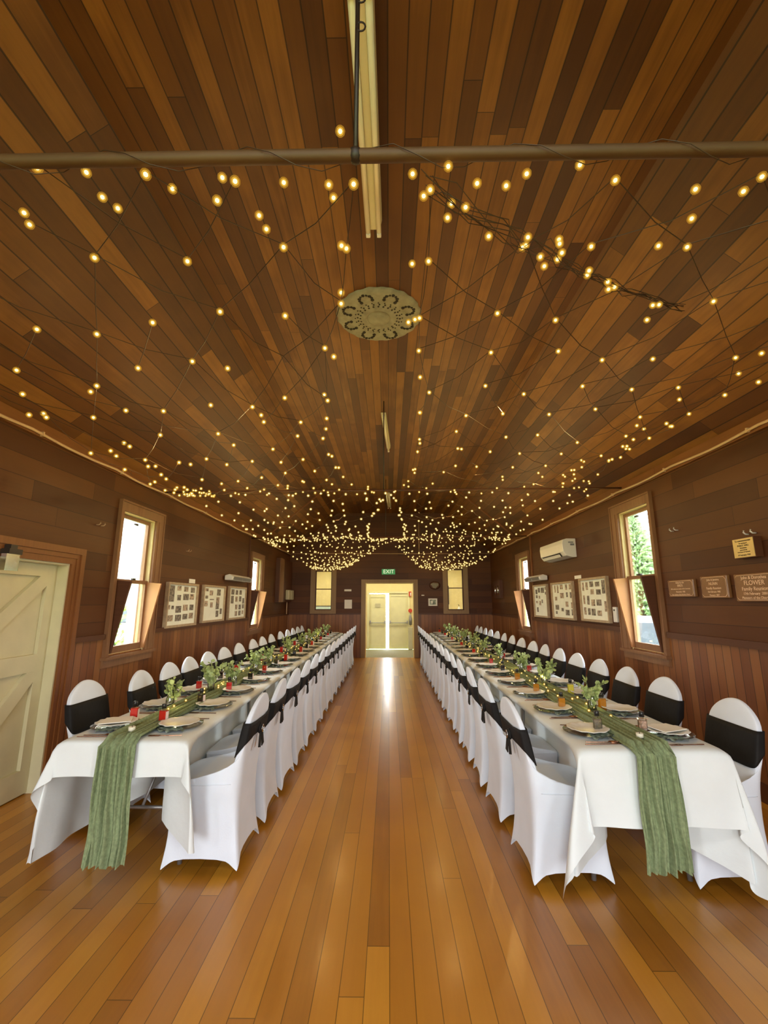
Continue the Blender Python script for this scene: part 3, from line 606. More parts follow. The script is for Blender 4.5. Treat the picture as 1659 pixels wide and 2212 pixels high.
for body, s, v in (('To commemorate', .022, .12), ('the opening of', .014, .25), ('PUBLIC HALL', .020, .38), ('Extensions', .016, .50), ('performed by', .013, .61), ('Governor of Tasmania', .014, .72), ('17 February 1962', .018, .88)):
    text(body, s, XR, -1, 3.61, 2.015 - v * .15, .0645, M['ink'], o)

# end wall bits
o = MB(); o.box(-.20, .18, YF - .06, YF, 2.27, 2.42); o_ = tag(o.build('exit_sign', M['exitg']), 'green exit sign above the open doorway', 'sign'); text('EXIT', .15, YF, 0, -.005, 2.345, .0625, M['exitw'], o_, 'exit_lettering', 'y')
o = MB(); o.box(-1.26, -1.06, YF - .008, YF, 1.80, 1.855); tag(o.build('notice_strip', M['paper']), 'narrow white notice strip left above the paper notice', 'notice')
o = MB(); o.box(-1.25, -1.04, YF - .008, YF, 1.32, 1.565); tag(o.build('paper_notice', M['paper']), 'white paper notice below the narrow strip', 'notice')
o = MB(); o.box(1.11, 1.36, YF - .02, YF, 1.395, 1.60); o_ = tag(o.build('small_picture', M['paper']), 'small white framed picture below the oval plaque', 'picture'); o = MB(); o.box(1.15, 1.32, YF - .024, YF - .02, 1.43, 1.565); o.build('picture', simple('grey_green_print', (.25, .32, .25), .6, var=.8, scale=20), o_)
o = MB(); o.box(1.18, 1.24, YF - .028, YF - .024, 1.46, 1.54); o.build('picture_mount', M['paper'], o_)
o = MB(); o.box(.92, 1.0, YF - .01, YF, 1.675, 1.70); tag(o.build('name_tab', M['paper']), 'tiny white tab between doorway and oval plaque', 'label')
o = MB(); o.lathe([(0, .03), (.8, .03), (1, .02), (1, 0)], n=28); o_ = o.build('oval_plaque', M['dtrim']); o_.scale = (.155, .115, 1); o_.rotation_euler = (R(90), 0, 0); o_.location = (1.30, YF, 1.965); tag(o_, 'dark oval plaque with pale emblem beside end window', 'plaque')
o = MB(); o.lathe([(0, .034), (.6, .034), (.68, .03)], n=9, wob=lambda a, r, z: (1 + .25 * sin(3 * a), 0)); e_ = o.build('emblem', M['plaster'], o_)
# meter box and fuse covers, far left; glass case far right
o = empty('meter_cabinet'); tag(o, 'brown board cabinet on wall near the notices corner', 'cabinet')
mb = MB(); sbox(mb, XL, 1, 0, .10, 11.35, 12.75, 1.50, 2.60); mb.build('back_board', M['dtrim'], o)
mb = MB(); sbox(mb, XL, 1, .10, .12, 11.35, 11.75, 1.50, 2.60); mb.build('side_panel', M['case'], o)
for yy in (12.05, 12.4):
    mb = MB(); sbox(mb, XL, 1, .10, .20, yy, yy + .28, 1.56, 1.82); bevel(mb.build('fuse_cover', M['creamd'], o), .02)
mb = MB(); mb.tube([(XL + .05, 12.5, 1.5), (XL + .05, 12.5, ZD)], .015, 6); mb.build('conduit', M['cable'], o)
o = empty('glass_wall_box'); tag(o, 'glass fronted box on wall near the oval plaque corner', 'wall box')
mb = MB(); sbox(mb, XR, -1, 0, .08, 11.6, 12.3, 1.6, 2.05); mb.build('box_back', M['dtrim'], o)
for yy in (11.75, 12.05):
    mb = MB(); mb.tube([(XR - .09, yy, 1.68), (XR - .09, yy, 1.92)], .02, 8); mb.build('glass_tube', M['chrome'], o)

# ------------------------------------------------------------------ chairs
N = 44
LEV = [  # zr, yr, zf, yf, hw rear, hw front, exponent
    (.0, -.258, .0, .228, .226, .226, .22), (.10, -.240, .10, .214, .208, .210, .26), (.22, -.226, .22, .206, .200, .204, .28), (.36, -.219, .36, .210, .203, .208, .28),
    (.44, -.217, .44, .222, .212, .216, .28), (.49, -.222, .468, .219, .210, .214, .28), (.55, -.230, .480, .17, .208, .208, .26), (.60, -.236, .484, .04, .206, .205, .24),
    (.64, -.241, .490, -.09, .205, .203, .24), (.67, -.245, .515, -.148, .204, .202, .24), (.69, -.248, .575, -.176, .203, .202, .26), (.71, -.252, .65, -.193, .202, .202, .28),
    (.745, -.258, .735, -.210, .201, .201, .3), (.80, -.268, .80, -.225, .199, .199, .32), (.845, -.277, .845, -.238, .182, .182, .36), (.885, -.283, .885, -.248, .142, .142, .45), (.912, -.287, .912, -.256, .098, .098, .5), (.930, -.289, .930, -.264, .055, .055, .7), (.936, -.286, .936, -.272, .014, .014, 1)]
def lev(L):
    i = max(0, min(len(LEV) - 2, int(L))); t = L - i
    return [a + (b - a) * t for a, b in zip(LEV[i], LEV[i + 1])]
def ringpt(L, th, off=0):
    zr, yr, zf, yf, hr, hf, p = lev(L); c, s = cos(th), sin(th)
    u = math.copysign(abs(c) ** p, c); v = math.copysign(abs(s) ** p, s)
    f = (v + 1) / 2; hw = hr + (hf - hr) * f; yc, hy = (yr + yf) / 2, (yf - yr) / 2
    x, y, z = u * (hw + off), yc + v * (hy + off), zr + (zf - zr) * f
    return x, y, z, u, v
def cover_pt(i, th):
    x, y, z, u, v = ringpt(i, th)
    if i <= 4:
        e = min(abs(u), abs(v)); side = abs(u) > abs(v)
        arch = (1 - min(1, e) ** 2.2) * (.105 if side else .14)
        if i < 4:
            k = (1 - i / 4.0)
            pin = (1 - e ** 2) * .045 * k
            if side: x -= math.copysign(pin, x)
            else: y -= math.copysign(pin, v)
        z = arch * (1 - z / .44) + z
    if i in (6, 7, 8): z += .004 * (1 - u * u)
    return x, y, z
mb = MB(); nl = len(LEV); TH = [2 * pi * (j + .5) / N for j in range(N)]
vs = [cover_pt(i, t) for i in range(nl) for t in TH]
fs = [(i * N + j, i * N + (j + 1) % N, (i + 1) * N + (j + 1) % N, (i + 1) * N + j) for i in range(nl - 1) for j in range(N)]
fs.append(tuple((nl - 1) * N + j for j in range(N)))
mb.add(vs, fs, 0, True)
chair = empty('banquet_chair'); cov = mb.build('chair_cover', M['white'], chair)
sb = cov.modifiers.new('s', 'SUBSURF'); sb.levels = 1; sb.render_levels = 1
mb = MB()      # seam piping along seat edge
mb.tube([ringpt(4.6, t, .001)[:3] for t in [pi * k / 40 - pi * .12 for k in range(51)]], .0022, 4); mb.build('seam', M['white'], cov)
mb = MB(); K = 6
def sash_pt(k, j):
    th = TH[j]; x, y, z, u, v = ringpt(12, th)
    rear = max(0, 1 - abs(u)) ** 1.7 if v < 0 else 0
    lo = 10.35 + (11.35 - 10.35) * rear; hi = 13.0 + (12.55 - 13.0) * rear
    L = lo + (hi - lo) * k / K
    x, y, z, *_ = ringpt(L, th, .006)
    if rear > .2: z += .003 * sin(k * 2.1 + u * 9)
    return x, y, z
vs = [sash_pt(k, j) for k in range(K + 1) for j in range(N)]
mb.add(vs, [(k * N + j, k * N + (j + 1) % N, (k + 1) * N + (j + 1) % N, (k + 1) * N + j) for k in range(K) for j in range(N)], 0, True)
sash = mb.build('sash', M['black'], chair); so = sash.modifiers.new('t', 'SOLIDIFY'); so.thickness = .003; so.offset = 1
mb = MB(); yk, zk = -.268, .725
mb.ball((0, yk, zk), .026, 10, 6, sq=(1, .7, 1.3)); 
for s in (-1, 1):
    mb.hexa([(s * .005, yk - .012, zk - .02), (s * .03, yk - .012, zk - .02), (s * .055, yk - .014, zk - .10), (s * .015, yk - .014, zk - .11)], [(s * .005, yk - .006, zk - .02), (s * .03, yk - .006, zk - .02), (s * .055, yk - .008, zk - .10), (s * .015, yk - .008, zk - .11)])
mb.build('knot', M['black'], sash)
mb = MB(); mb.tube([(.017 * cos(t), yk - .018, zk + .022 * sin(t)) for t in [2 * pi * k / 14 for k in range(15)]], .003, 5, cap=False); mb.build('buckle', M['chrome'], sash)

LA = [3.09 + .555 * k for k in range(16)]
RA = [2.98, 3.68, 4.27, 4.86, 5.40, 5.95, 6.5, 7.05, 7.6, 8.15, 8.7, 9.25, 9.8, 10.35, 10.9, 11.4]
LW_ = [3.55, 4.07, 4.58, 5.03, 5.52, 6.05, 6.64, 7.32, 7.86, 8.45, 9.15, 9.8, 10.35, 10.87, 11.4]
RW_ = [2.95, 3.74, 4.32, 4.87, 5.42, 5.97, 6.52, 7.02, 7.62, 8.2, 8.76, 9.32, 9.9, 10.45, 10.95, 11.42]
LT, RT = 'cream-door table', 'plaque-wall table'
spots = []
for k, y in enumerate(LA): spots.append((-1.095, y, R(90) + random.uniform(-.05, .05), 'aisle', k, LT))
for k, y in enumerate(RA): spots.append((.995 + (0 if k else .01), y, R(-90) + random.uniform(-.05, .05), 'aisle', k, RT))
for k, y in enumerate(LW_): spots.append((-1.88 if k else -2.02, y, R(-90) + random.uniform(-.05, .05), 'wall', k, LT))
for k, y in enumerate(RW_): spots.append((1.905 if k else 1.85, y, R(90) + random.uniform(-.05, .05), 'wall', k, RT))
ct = tree_of(chair)
for i, (x, y, rz, side, k, row) in enumerate(spots):
    o = chair if i == 0 else dup_tree(chair, ct)
    o.location = (x, y, 0); o.rotation_euler = (0, 0, rz)
    tag(o, f'white chair with black sash, {ORD[k]} from the front, {side} side of {row}', 'chair', f'covered chairs along {side} side of {row}')

# ------------------------------------------------------------------ tables and cloths
ZTAB = .755
def smooth(t): t = max(0, min(1, t)); return t * t * (3 - 2 * t)
def cloth(name, x0, x1, y0, y1, oxm, oxp, oyn, oyf, label, insm, insp, seed, rmaxm, rmaxp):
    """insm/insp: y from which the chairs push the hanging cloth under the table on each side"""
    us = []; 
    def axis(a, b, om, op, nm, nmid, npl):
        r = [a - om + om * i / nm for i in range(nm)] + [a + (b - a) * i / nmid for i in range(nmid)] + [b + op * i / npl for i in range(npl + 1)]; return r
    U = axis(x0, x1, oxm, oxp, 16, 8, 16); V = axis(y0, y1, oyn, oyf, 12, 110, 6)
    mb = MB()
    def P(i, j):
        u, v = U[i], V[j]; nz = lambda f, s: noise.noise(Vector((u * f + seed * 9, v * f, s)))
        a = (x0 - u) if u < x0 else (u - x1 if u > x1 else 0); sx = -1 if u < x0 else 1
        b = (y0 - v) if v < y0 else (v - y1 if v > y1 else 0); sy = -1 if v < y0 else 1
        ex = min(max(u, x0), x1); ey = min(max(v, y0), y1); z = ZTAB
        if a <= 0 and b <= 0:
            return (u, v, z + .0012 * nz(6, 1))
        r0 = .012
        if a > 0 and b <= 0:
            full = oxm if sx < 0 else oxp; ys = insm if sx < 0 else insp
            k = smooth((v - ys) / .16); t = a / .26
            out = .012 * smooth(a / .02) + (1 - k) * ((.05 if sx < 0 else .025) * (a / full) + .018 * sin(v * 21 + seed) * (a / full)) 
            inn = k * .215 * smooth(t)
            dz = a - (.10 * k * smooth(t))
            zz = z - dz * (1 if a > r0 else a / r0)
            return (ex + sx * (out - inn), v + .012 * nz(4, 2) * a, max(.015, zz))
        if b > 0 and a <= 0:
            full = oyn if sy < 0 else oyf
            w = .014 * sin(u * 13 + seed * 2) * (b / full) + .01 * nz(5, 3)
            return (u + .01 * nz(4, 4) * b, ey + sy * (.012 * smooth(b / .02) + .035 * b + w * b / full), max(.015, z - b))
        r = min(sqrt(a * a + b * b), rmaxm if sx < 0 else rmaxp); ph = math.atan2(b, a); f = ph / (pi / 2)
        th = R(9 if sx < 0 or seed == 1 else 4) * sin(pi * f) ** .7 + R(4 if sx < 0 else 2); al = R(-60 + 210 * f)
        # azimuth measured from the side's outward normal to the end's outward normal
        dx, dy, dzv = sin(th) * cos(al), sin(th) * sin(al), -cos(th)
        w = .030 * sin(f * 13 + seed) * min(1, r / .4)
        px = ex + sx * (.012 + r * dx + w); py = ey + sy * (.012 + r * dy + w); pz = z + r * dzv
        if sy < 0 and ((sx < 0 and insm < y0 + .6) or (sx > 0 and insp < y0 + .6)): py = min(py, y0 + .02)
        return (px, py, max(.015, pz))
    mb.grid(P, len(U), len(V))
    o = mb.build(name, M['cloth']); s = o.modifiers.new('s', 'SUBSURF'); s.levels = 1; s.render_levels = 1
    return tag(o, label, 'tablecloth')
TL = (-1.855, -1.133, 2.71, 11.56); TR = (1.006, 1.781, 2.58, 11.58)
cloth('tablecloth', *TL, .62, .56, .185, .3, 'white tablecloth with short front drop over the cream-door table', 3.2, 2.72, 1, .67, .57)
cloth('tablecloth', *TR, .60, .62, .36, .3, 'white tablecloth with long front drop over the plaque-wall table', 2.60, 2.60, 2, .68, .68)
# folding tables
tb = empty('folding_table')
mb = MB(); mb.box(-.34, .34, -.87, .87, .715, .745); bevel(mb.build('tabletop', M['acm'], tb), .012)
for s in (-1, 1):
    mb = MB()
    for x in (-.24, .24): mb.tube([(x, s * .62, .715), (x * 1.1, s * .66, .012)], .014, 8)
    mb.tube([(-.25, s * .635, .3), (.25, s * .635, .3)], .011, 8)
    mb.build('leg', M['grey'], tb)
    mb = MB(); mb.tube([(0, s * .635, .3), (0, s * .2, .715)], .009, 8); mb.build('brace', M['grey'], tb)
tt = tree_of(tb); first = True
for row, T in ((LT, TL), (RT, TR)):
    for k in range(5):
        o = tb if first else dup_tree(tb, tt); first = False
        yy = T[2] + .92 + k * 1.758
        o.location = ((T[0] + T[1]) / 2, yy, 0)
        if k == 0: tag(o, f'folding table with grey legs under the front of the {row} cloth', 'table', 'folding tables under the cloths')
        else: tag(o, f'folding table hidden under the white cloth of the {row}', 'table', f'folding tables hidden along the {row}')

# ------------------------------------------------------------------ runners
def runner(xc, y0, y1, w, drop, label, seed):
    mb = MB(); nu = 60; ny = 150; nd = 30
    path = [(y1 - (y1 - y0) * j / ny, ZTAB + .012, 0) for j in range(ny + 1)]
    path += [(y0 - .04 - .02 * (t / nd) , ZTAB + .006 - drop * t / nd, 1) for t in range(1, nd + 1)]
    def P(i, j):
        y, z, h = path[j]; f = i / (nu - 1) * 2 - 1; s = j / 12.0
        hang = max(0, j - ny) / nd
        wid = w * (.5 + .05 * noise.noise(Vector((s * .6, seed, 0)))) * (1 + .28 * smooth(1 - abs(j - ny + 6) / 16) * 0 + .10 * hang)
        meander = .012 * sin(y * 1.9 + seed)
        x = xc + f * wid + meander + .007 * noise.noise(Vector((f * 5, s * 1.3, seed))) 
        ple = .013 * sin(f * 15 + 2.2 * noise.noise(Vector((f * 2, s * .25, seed))) * 2) + .010 * sin(f * 33 + 3 * noise.noise(Vector((f * 3, s * .35, seed + 7)))) + .006 * noise.noise(Vector((f * 9, s * 1.2, seed + 3)))
        if h: return (x + .02 * hang * noise.noise(Vector((seed, hang * 2, 1))), y - .012 + ple * 1.2, z + (.028 * noise.noise(Vector((f * 4, seed, 9))) * hang))
        return (x, y, z + max(-.009, ple) + .004)
    mb.grid(P, nu, len(path)); o = mb.build('table_runner', M['green']); return tag(o, label, 'table runner')
runner(-1.492, TL[2], 11.5, .20, .60, 'green gauze runner draped over the end of the cream-door table', 1)
runner(1.375, TR[2], 11.5, .215, .545, 'green gauze runner draped over the end of the plaque-wall table', 5)

# fairy strings along the runners
def bulbs_on(root, pts, mat, rad, cap=100, rest_name='bulb'):
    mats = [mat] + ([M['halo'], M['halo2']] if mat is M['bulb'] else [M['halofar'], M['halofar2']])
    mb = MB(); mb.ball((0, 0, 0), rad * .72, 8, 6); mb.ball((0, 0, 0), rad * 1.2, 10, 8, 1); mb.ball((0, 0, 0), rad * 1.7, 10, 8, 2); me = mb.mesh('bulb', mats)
    for p in pts[:cap]:
        o = bpy.data.objects.new('bulb', me); C.objects.link(o); o.location = p; o.parent = root
    if len(pts) > cap:
        mb = MB()
        for p in pts[cap:]: mb.ball(p, rad * .72, 6, 4); mb.ball(p, rad * 1.2, 8, 6, 1); mb.ball(p, rad * 1.7, 8, 6, 2)
        tag(mb.build('bulb', mats, root), kind='stuff')
LIGHTS = []
def lamp(p, e, col=(1, .66, .25), rad=.02):
    l = bpy.data.lights.new('fairy_glow', 'POINT'); l.energy = e; l.color = col; l.shadow_soft_size = rad
    o = bpy.data.objects.new('fairy_glow', l); C.objects.link(o); o.location = p; return o
for xc, y0, row in ((-1.492, TL[2], LT), (1.375, TR[2], RT)):
    root = empty('fairy_light_string'); tag(root, f'string of tiny warm fairy lights lying along the {row} runner', 'string lights')
    pts = []; y = y0 + .55
    while y < 11.3:
        pts.append((xc + random.uniform(-.085, .085), y, ZTAB + .034 + random.uniform(0, .012))); y += random.uniform(.05, .14)
    mb = MB(); mb.tube([Vector(p) - Vector((0, 0, .004)) for p in pts], .0012, 3); mb.build('wire', M['cwire'], root)
    bulbs_on(root, pts, M['bulb'], .0062)
    for yy in (3.35, 4.3, 5.3, 6.5, 8, 9.6): lamp((xc, yy, ZTAB + .10), .32, (1, .75, .25), .01)
# tealights
for p, row in (((-1.50, 2.80, ZTAB + .026), LT), ((1.39, 2.70, ZTAB + .026), RT)):
    o = empty('tealight', p); tag(o, f'small white tealight on the front end of the {row} runner', 'candle')
    mb = MB(); mb.lathe([(0, 0), (.019, 0), (.019, .022), (.016, .022), (.015, .018), (0, .018)], n=16); mb.build('wax', M['candle'], o)
    mb = MB(); mb.tube([(0, 0, .018), (0, 0, .03)], .002, 5); mb.build('wick', M['ink'], o)

# ------------------------------------------------------------------ place settings
mb = MB(); mb.lathe([(0, .003), (.08, .003), (.11, .008), (.138, .016), (.140, .019), (.108, .012), (.08, .007), (0, .007)], n=40); ch_me = mb.mesh('charger_plate', M['charger'])
mb = MB(); mb.lathe([(0, .0), (.065, .0), (.08, .006), (.115, .014), (.118, .017), (.11, .0175), (.077, .011), (.065, .007), (0, .007)], n=60, wob=lambda a, r, z: (1 + (.016 * sin(9 * a) + .01 * sin(23 * a + 1)) * (r / .118) ** 4, .0018 * sin(11 * a) * (r / .118) ** 3)); pl_me = mb.mesh('dinner_plate', M['plate'])
mb = MB()
def napP(i, j):
    a = -pi * .80 + pi * .60 * i / 40; r = .055 + (.078 + .008 * sin(a * 13)) * j / 6
    return (r * cos(a) * 1.0, r * sin(a) * 1.02, .008 + .010 * (j / 6) * (sin(a * 19 + j) * .6 + .6) + .003 * sin(j * 2.5 + a * 7) - .002 * j * .5)
mb.grid(napP, 41, 7); na_me = mb.mesh('napkin', M['napkin'])
mb = MB()
mb.hexa([(-.105, -.004, 0), (.105, -.0035, 0), (.105, .0035, 0), (-.105, .006, 0)], [(-.105, -.004, .003), (.105, -.003, .003), (.105, .003, .003), (-.105, .006, .003)]); kn_me = mb.mesh('table_knife', M['copper'])
mb = MB()
mb.hexa([(-.03, -.003, 0), (.095, -.0035, 0), (.095, .0035, 0), (-.03, .003, 0)], [(-.03, -.003, .003), (.095, -.003, .003), (.095, .003, .003), (-.03, .003, .003)])
mb.ball((-.058, 0, .005), .03, 12, 6, sq=(1.05, .62, .16)); sp_me = mb.mesh('spoon', M['copper'])
mb = MB()
mb.hexa([(-.035, -.003, 0), (.095, -.0035, 0), (.095, .0035, 0), (-.035, .003, 0)], [(-.035, -.003, .003), (.095, -.003, .003), (.095, .003, .003), (-.035, .003, .003)])
mb.box(-.055, -.03, -.011, .011, 0, .003)
for q in (-.009, -.003, .003, .009): mb.box(-.095, -.05, q - .0018, q + .0018, .0, .003)
fo_me = mb.mesh('fork', M['copper'])
mb = MB(); mb.hexa([(-.085, -.07, 0), (.09, -.055, 0), (.075, .07, .002), (-.075, .075, .001)], [(-.085, -.07, .004), (.09, -.055, .004), (.075, .07, .006), (-.075, .075, .005)]); pp_me = mb.mesh('folded_napkin', M['paper'])
def put(me, name, loc, rz, label, cat, group):
    o = bpy.data.objects.new(name, me); C.objects.link(o); o.location = loc; o.rotation_euler = (0, 0, rz); return tag(o, label, cat, group)
Z0 = ZTAB + .0015
settings = []
for k in range(16):
    settings.append((TL[1] - .165, 2.97 + .538 * k, R(180), 'aisle', k, LT)); settings.append((TL[0] + .165, 2.97 + .538 * k, 0, 'wall', k, LT))
    settings.append((TR[0] + .165, 2.86 + .55 * k, 0, 'aisle', k, RT)); settings.append((TR[1] - .165, 2.83 + .55 * k, R(180), 'wall', k, RT))
def where(k, side, row): return f'{ORD[k]} from the front, {side} side of {row}'
for x, y, rz, side, k, row in settings:
    g = f'{side} side of the {row}'; w = where(k, side, row)
    d = 1 if abs(rz) < .1 else -1                     # +1: diner looks towards +x
    jr = random.uniform(-.25, .25)
    put(ch_me, 'charger_plate', (x, y, Z0), 0, f'glass charger plate, {w}', 'plate', f'glass chargers, {g}')
    put(na_me, 'green_napkin', (x, y, Z0 + .004), jr + (.5 if d > 0 else -.3), f'ruffled sage green napkin under plate, {w}', 'napkin', f'green napkins, {g}')
    put(pl_me, 'dinner_plate', (x, y, Z0 + .019), jr, f'pale plate with wavy rim, {w}', 'plate', f'pale plates, {g}')
    if side == 'wall' and k == 0: put(pp_me, 'folded_napkin', (x, y, Z0 + .0375), .3, f'folded white paper napkin on plate, {w}', 'napkin', None)
    ys = -d
    # handles towards the diner's edge of the table
    rk = 0 if d < 0 else pi
    put(kn_me, 'table_knife', (x + .0, y + ys * .20, Z0), rk + random.uniform(-.08, .08), f'copper table knife, {w}', 'knife', f'knives, {g}')
    put(sp_me, 'spoon', (x + .01 * d, y + ys * .17, Z0), rk + random.uniform(-.08, .08), f'copper spoon, {w}', 'spoon', f'spoons, {g}')
    put(fo_me, 'fork', (x, y - ys * .178, Z0), rk + random.uniform(-.08, .08), f'copper fork, {w}', 'fork', f'forks, {g}')

# ------------------------------------------------------------------ bottles
def bottle_proto(liq, lab):
    r = empty('glass_bottle')
    mb = MB(); mb.box(-.021, .021, -.016, .016, 0, .078); mb.box(-.009, .009, -.009, .009, .078, .092); b = mb.build('bottle_glass', M['glass'], r); bevel(b, .004)
    mb = MB(); mb.box(-.0185, .0185, -.0135, .0135, .007, .073 if liq not in ('pepper', 'bran') else .066); mb.build('liquid' if liq not in ('pepper', 'bran') else 'seasoning', M[liq], r)
    mb = MB(); mb.lathe([(0, .086), (.0125, .086), (.0125, .108), (.011, .11), (0, .11)], n=14); mb.build('bottle_cap', M['cap'], r)
    if lab:
        mb = MB(); mb.box(.0212, .0217, -.014, .014, .005, .07); mb.build('bottle_label', M['labelm'], r)
    return r
NAMES = {'red': 'red liquid', 'darkliq': 'dark liquid', 'amber': 'amber liquid', 'yellow': 'yellow liquid', 'pepper': 'dark peppercorns', 'bran': 'brown flakes'}
protos = {}
def bottle(liq, x, y, rz, side, k, row):
    if liq not in protos: protos[liq] = (bottle_proto(liq, liq in ('red', 'darkliq')), None); protos[liq] = (protos[liq][0], tree_of(protos[liq][0])); o = protos[liq][0]
    else: o = dup_tree(*protos[liq])
    o.location = (x, y, ZTAB + .002); o.rotation_euler = (0, 0, rz); o.scale = (1.12, 1.12, 1.12)
    tag(o, f'black-capped bottle of {NAMES[liq]}, {where(k, side, row)}', 'bottle', f'bottles, {side} side of the {row}')
for k in range(16):
    bottle('red' if k % 2 == 0 else 'darkliq', min(-1.34, -1.43 + .03 * k), 3.03 + .51 * k, random.uniform(-.3, .3), 'aisle', k, LT)
    bottle('red' if k % 2 == 0 else 'darkliq', -1.645 + random.uniform(-.02, .01), 3.10 + .50 * k, random.uniform(-.3, .3), 'wall', k, LT)
RAl = ['pepper', 'amber', 'amber', 'amber', 'darkliq', 'red', 'darkliq', 'red', 'darkliq', 'red', 'darkliq', 'red', 'darkliq', 'red', 'darkliq', 'red']
RWl = ['bran', 'amber', 'yellow', 'darkliq', 'red', 'darkliq', 'red', 'darkliq', 'red', 'darkliq', 'red', 'darkliq', 'red', 'darkliq', 'red', 'darkliq']
for k in range(16):
    bottle(RAl[k], 1.235, 2.87 + .565 * k, random.uniform(-.3, .3), 'aisle', k, RT)
    bottle(RWl[k], 1.515 if k else 1.49, 2.85 + .565 * k, random.uniform(-.3, .3), 'wall', k, RT)

# ------------------------------------------------------------------ vases and eucalyptus
mb = MB(); mb.lathe([(0, .003), (.026, .003), (.03, .01), (.030, .05), (.022, .085), (.018, .11), (.023, .122), (.021, .122), (.016, .11), (.02, .085), (.027, .05), (.026, .012), (0, .01)], n=20); va_me = mb.mesh('bud_vase', M['glass'])
def sprig_meshes(seed):
    rnd = random.Random(seed); st = MB(); lf = MB()
    for s in range(8):
        a = rnd.uniform(0, 2 * pi); sp = rnd.uniform(.03, .10); h = rnd.uniform(.13, .215)
        pts = []
        for k in range(7):
            t = k / 6; pts.append(Vector((cos(a) * sp * t ** 1.6 + .004 * cos(a), sin(a) * sp * t ** 1.6 + .004 * sin(a), .012 + h * t)))
        st.tube(pts, [.0018] * 6 + [.001], 4)
        for k in range(3, 7):
            for q in range(4):
                p = pts[k] - (pts[k] - pts[k - 1]) * rnd.random() * .9
                n = Vector((rnd.uniform(-1, 1), rnd.uniform(-1, 1), rnd.uniform(-.3, 1))).normalized(); t1 = n.orthogonal().normalized(); ang = rnd.uniform(0, 6.28)
                t2 = n.cross(t1); d1 = t1 * cos(ang) + t2 * sin(ang); d2 = n.cross(d1); L = rnd.uniform(.013, .024); W = L * rnd.uniform(.6, .85)
                c = p + d1 * L
                lf.add([c + d1 * L * cos(2 * pi * m_ / 7) + d2 * W * sin(2 * pi * m_ / 7) + n * .002 * cos(4 * pi * m_ / 7) for m_ in range(7)], [tuple(range(7))], 0, False)
    return st.mesh('stems', M['stem']), lf.mesh('leaves', M['leaf'])
SPR = [sprig_meshes(s) for s in range(4)]
VL = [(-1.60, 3.47), (-1.50, 3.98), (-1.41, 4.28), (-1.44, 5.05), (-1.46, 5.75), (-1.46, 6.75), (-1.46, 7.75), (-1.46, 8.7), (-1.46, 9.7), (-1.46, 10.7)]
VR = [(1.395, 3.30), (1.41, 4.30), (1.41, 5.02), (1.43, 5.95), (1.40, 6.9), (1.40, 7.8), (1.40, 8.7), (1.40, 9.55), (1.40, 10.4), (1.40, 11.1)]
for row, L in ((LT, VL), (RT, VR)):
    for k, (x, y) in enumerate(L):
        zb = ZTAB + .003 if abs(x + 1.492) > .1 and abs(x - 1.375) > .1 else ZTAB + .024
        w = f'{ORD[k]} from the front of the {row}'
        put(va_me, 'bud_vase', (x, y, zb), 0, f'clear glass bud vase of greenery, {w}', 'vase', f'bud vases on the {row}')
        e = empty('eucalyptus_bunch', (x, y, zb), random.uniform(0, 6)); tag(e, f'bunch of eucalyptus sprigs in bud vase, {w}', 'greenery', f'eucalyptus bunches on the {row}')
        sc = random.uniform(.92, 1.12); e.scale = (sc, sc, sc if k else .95)
        a, b = SPR[(k * 3 + (row == RT)) % 4]
        for me, nm in ((a, 'stems'), (b, 'leaves')):
            o = bpy.data.objects.new(nm, me); C.objects.link(o); o.parent = e

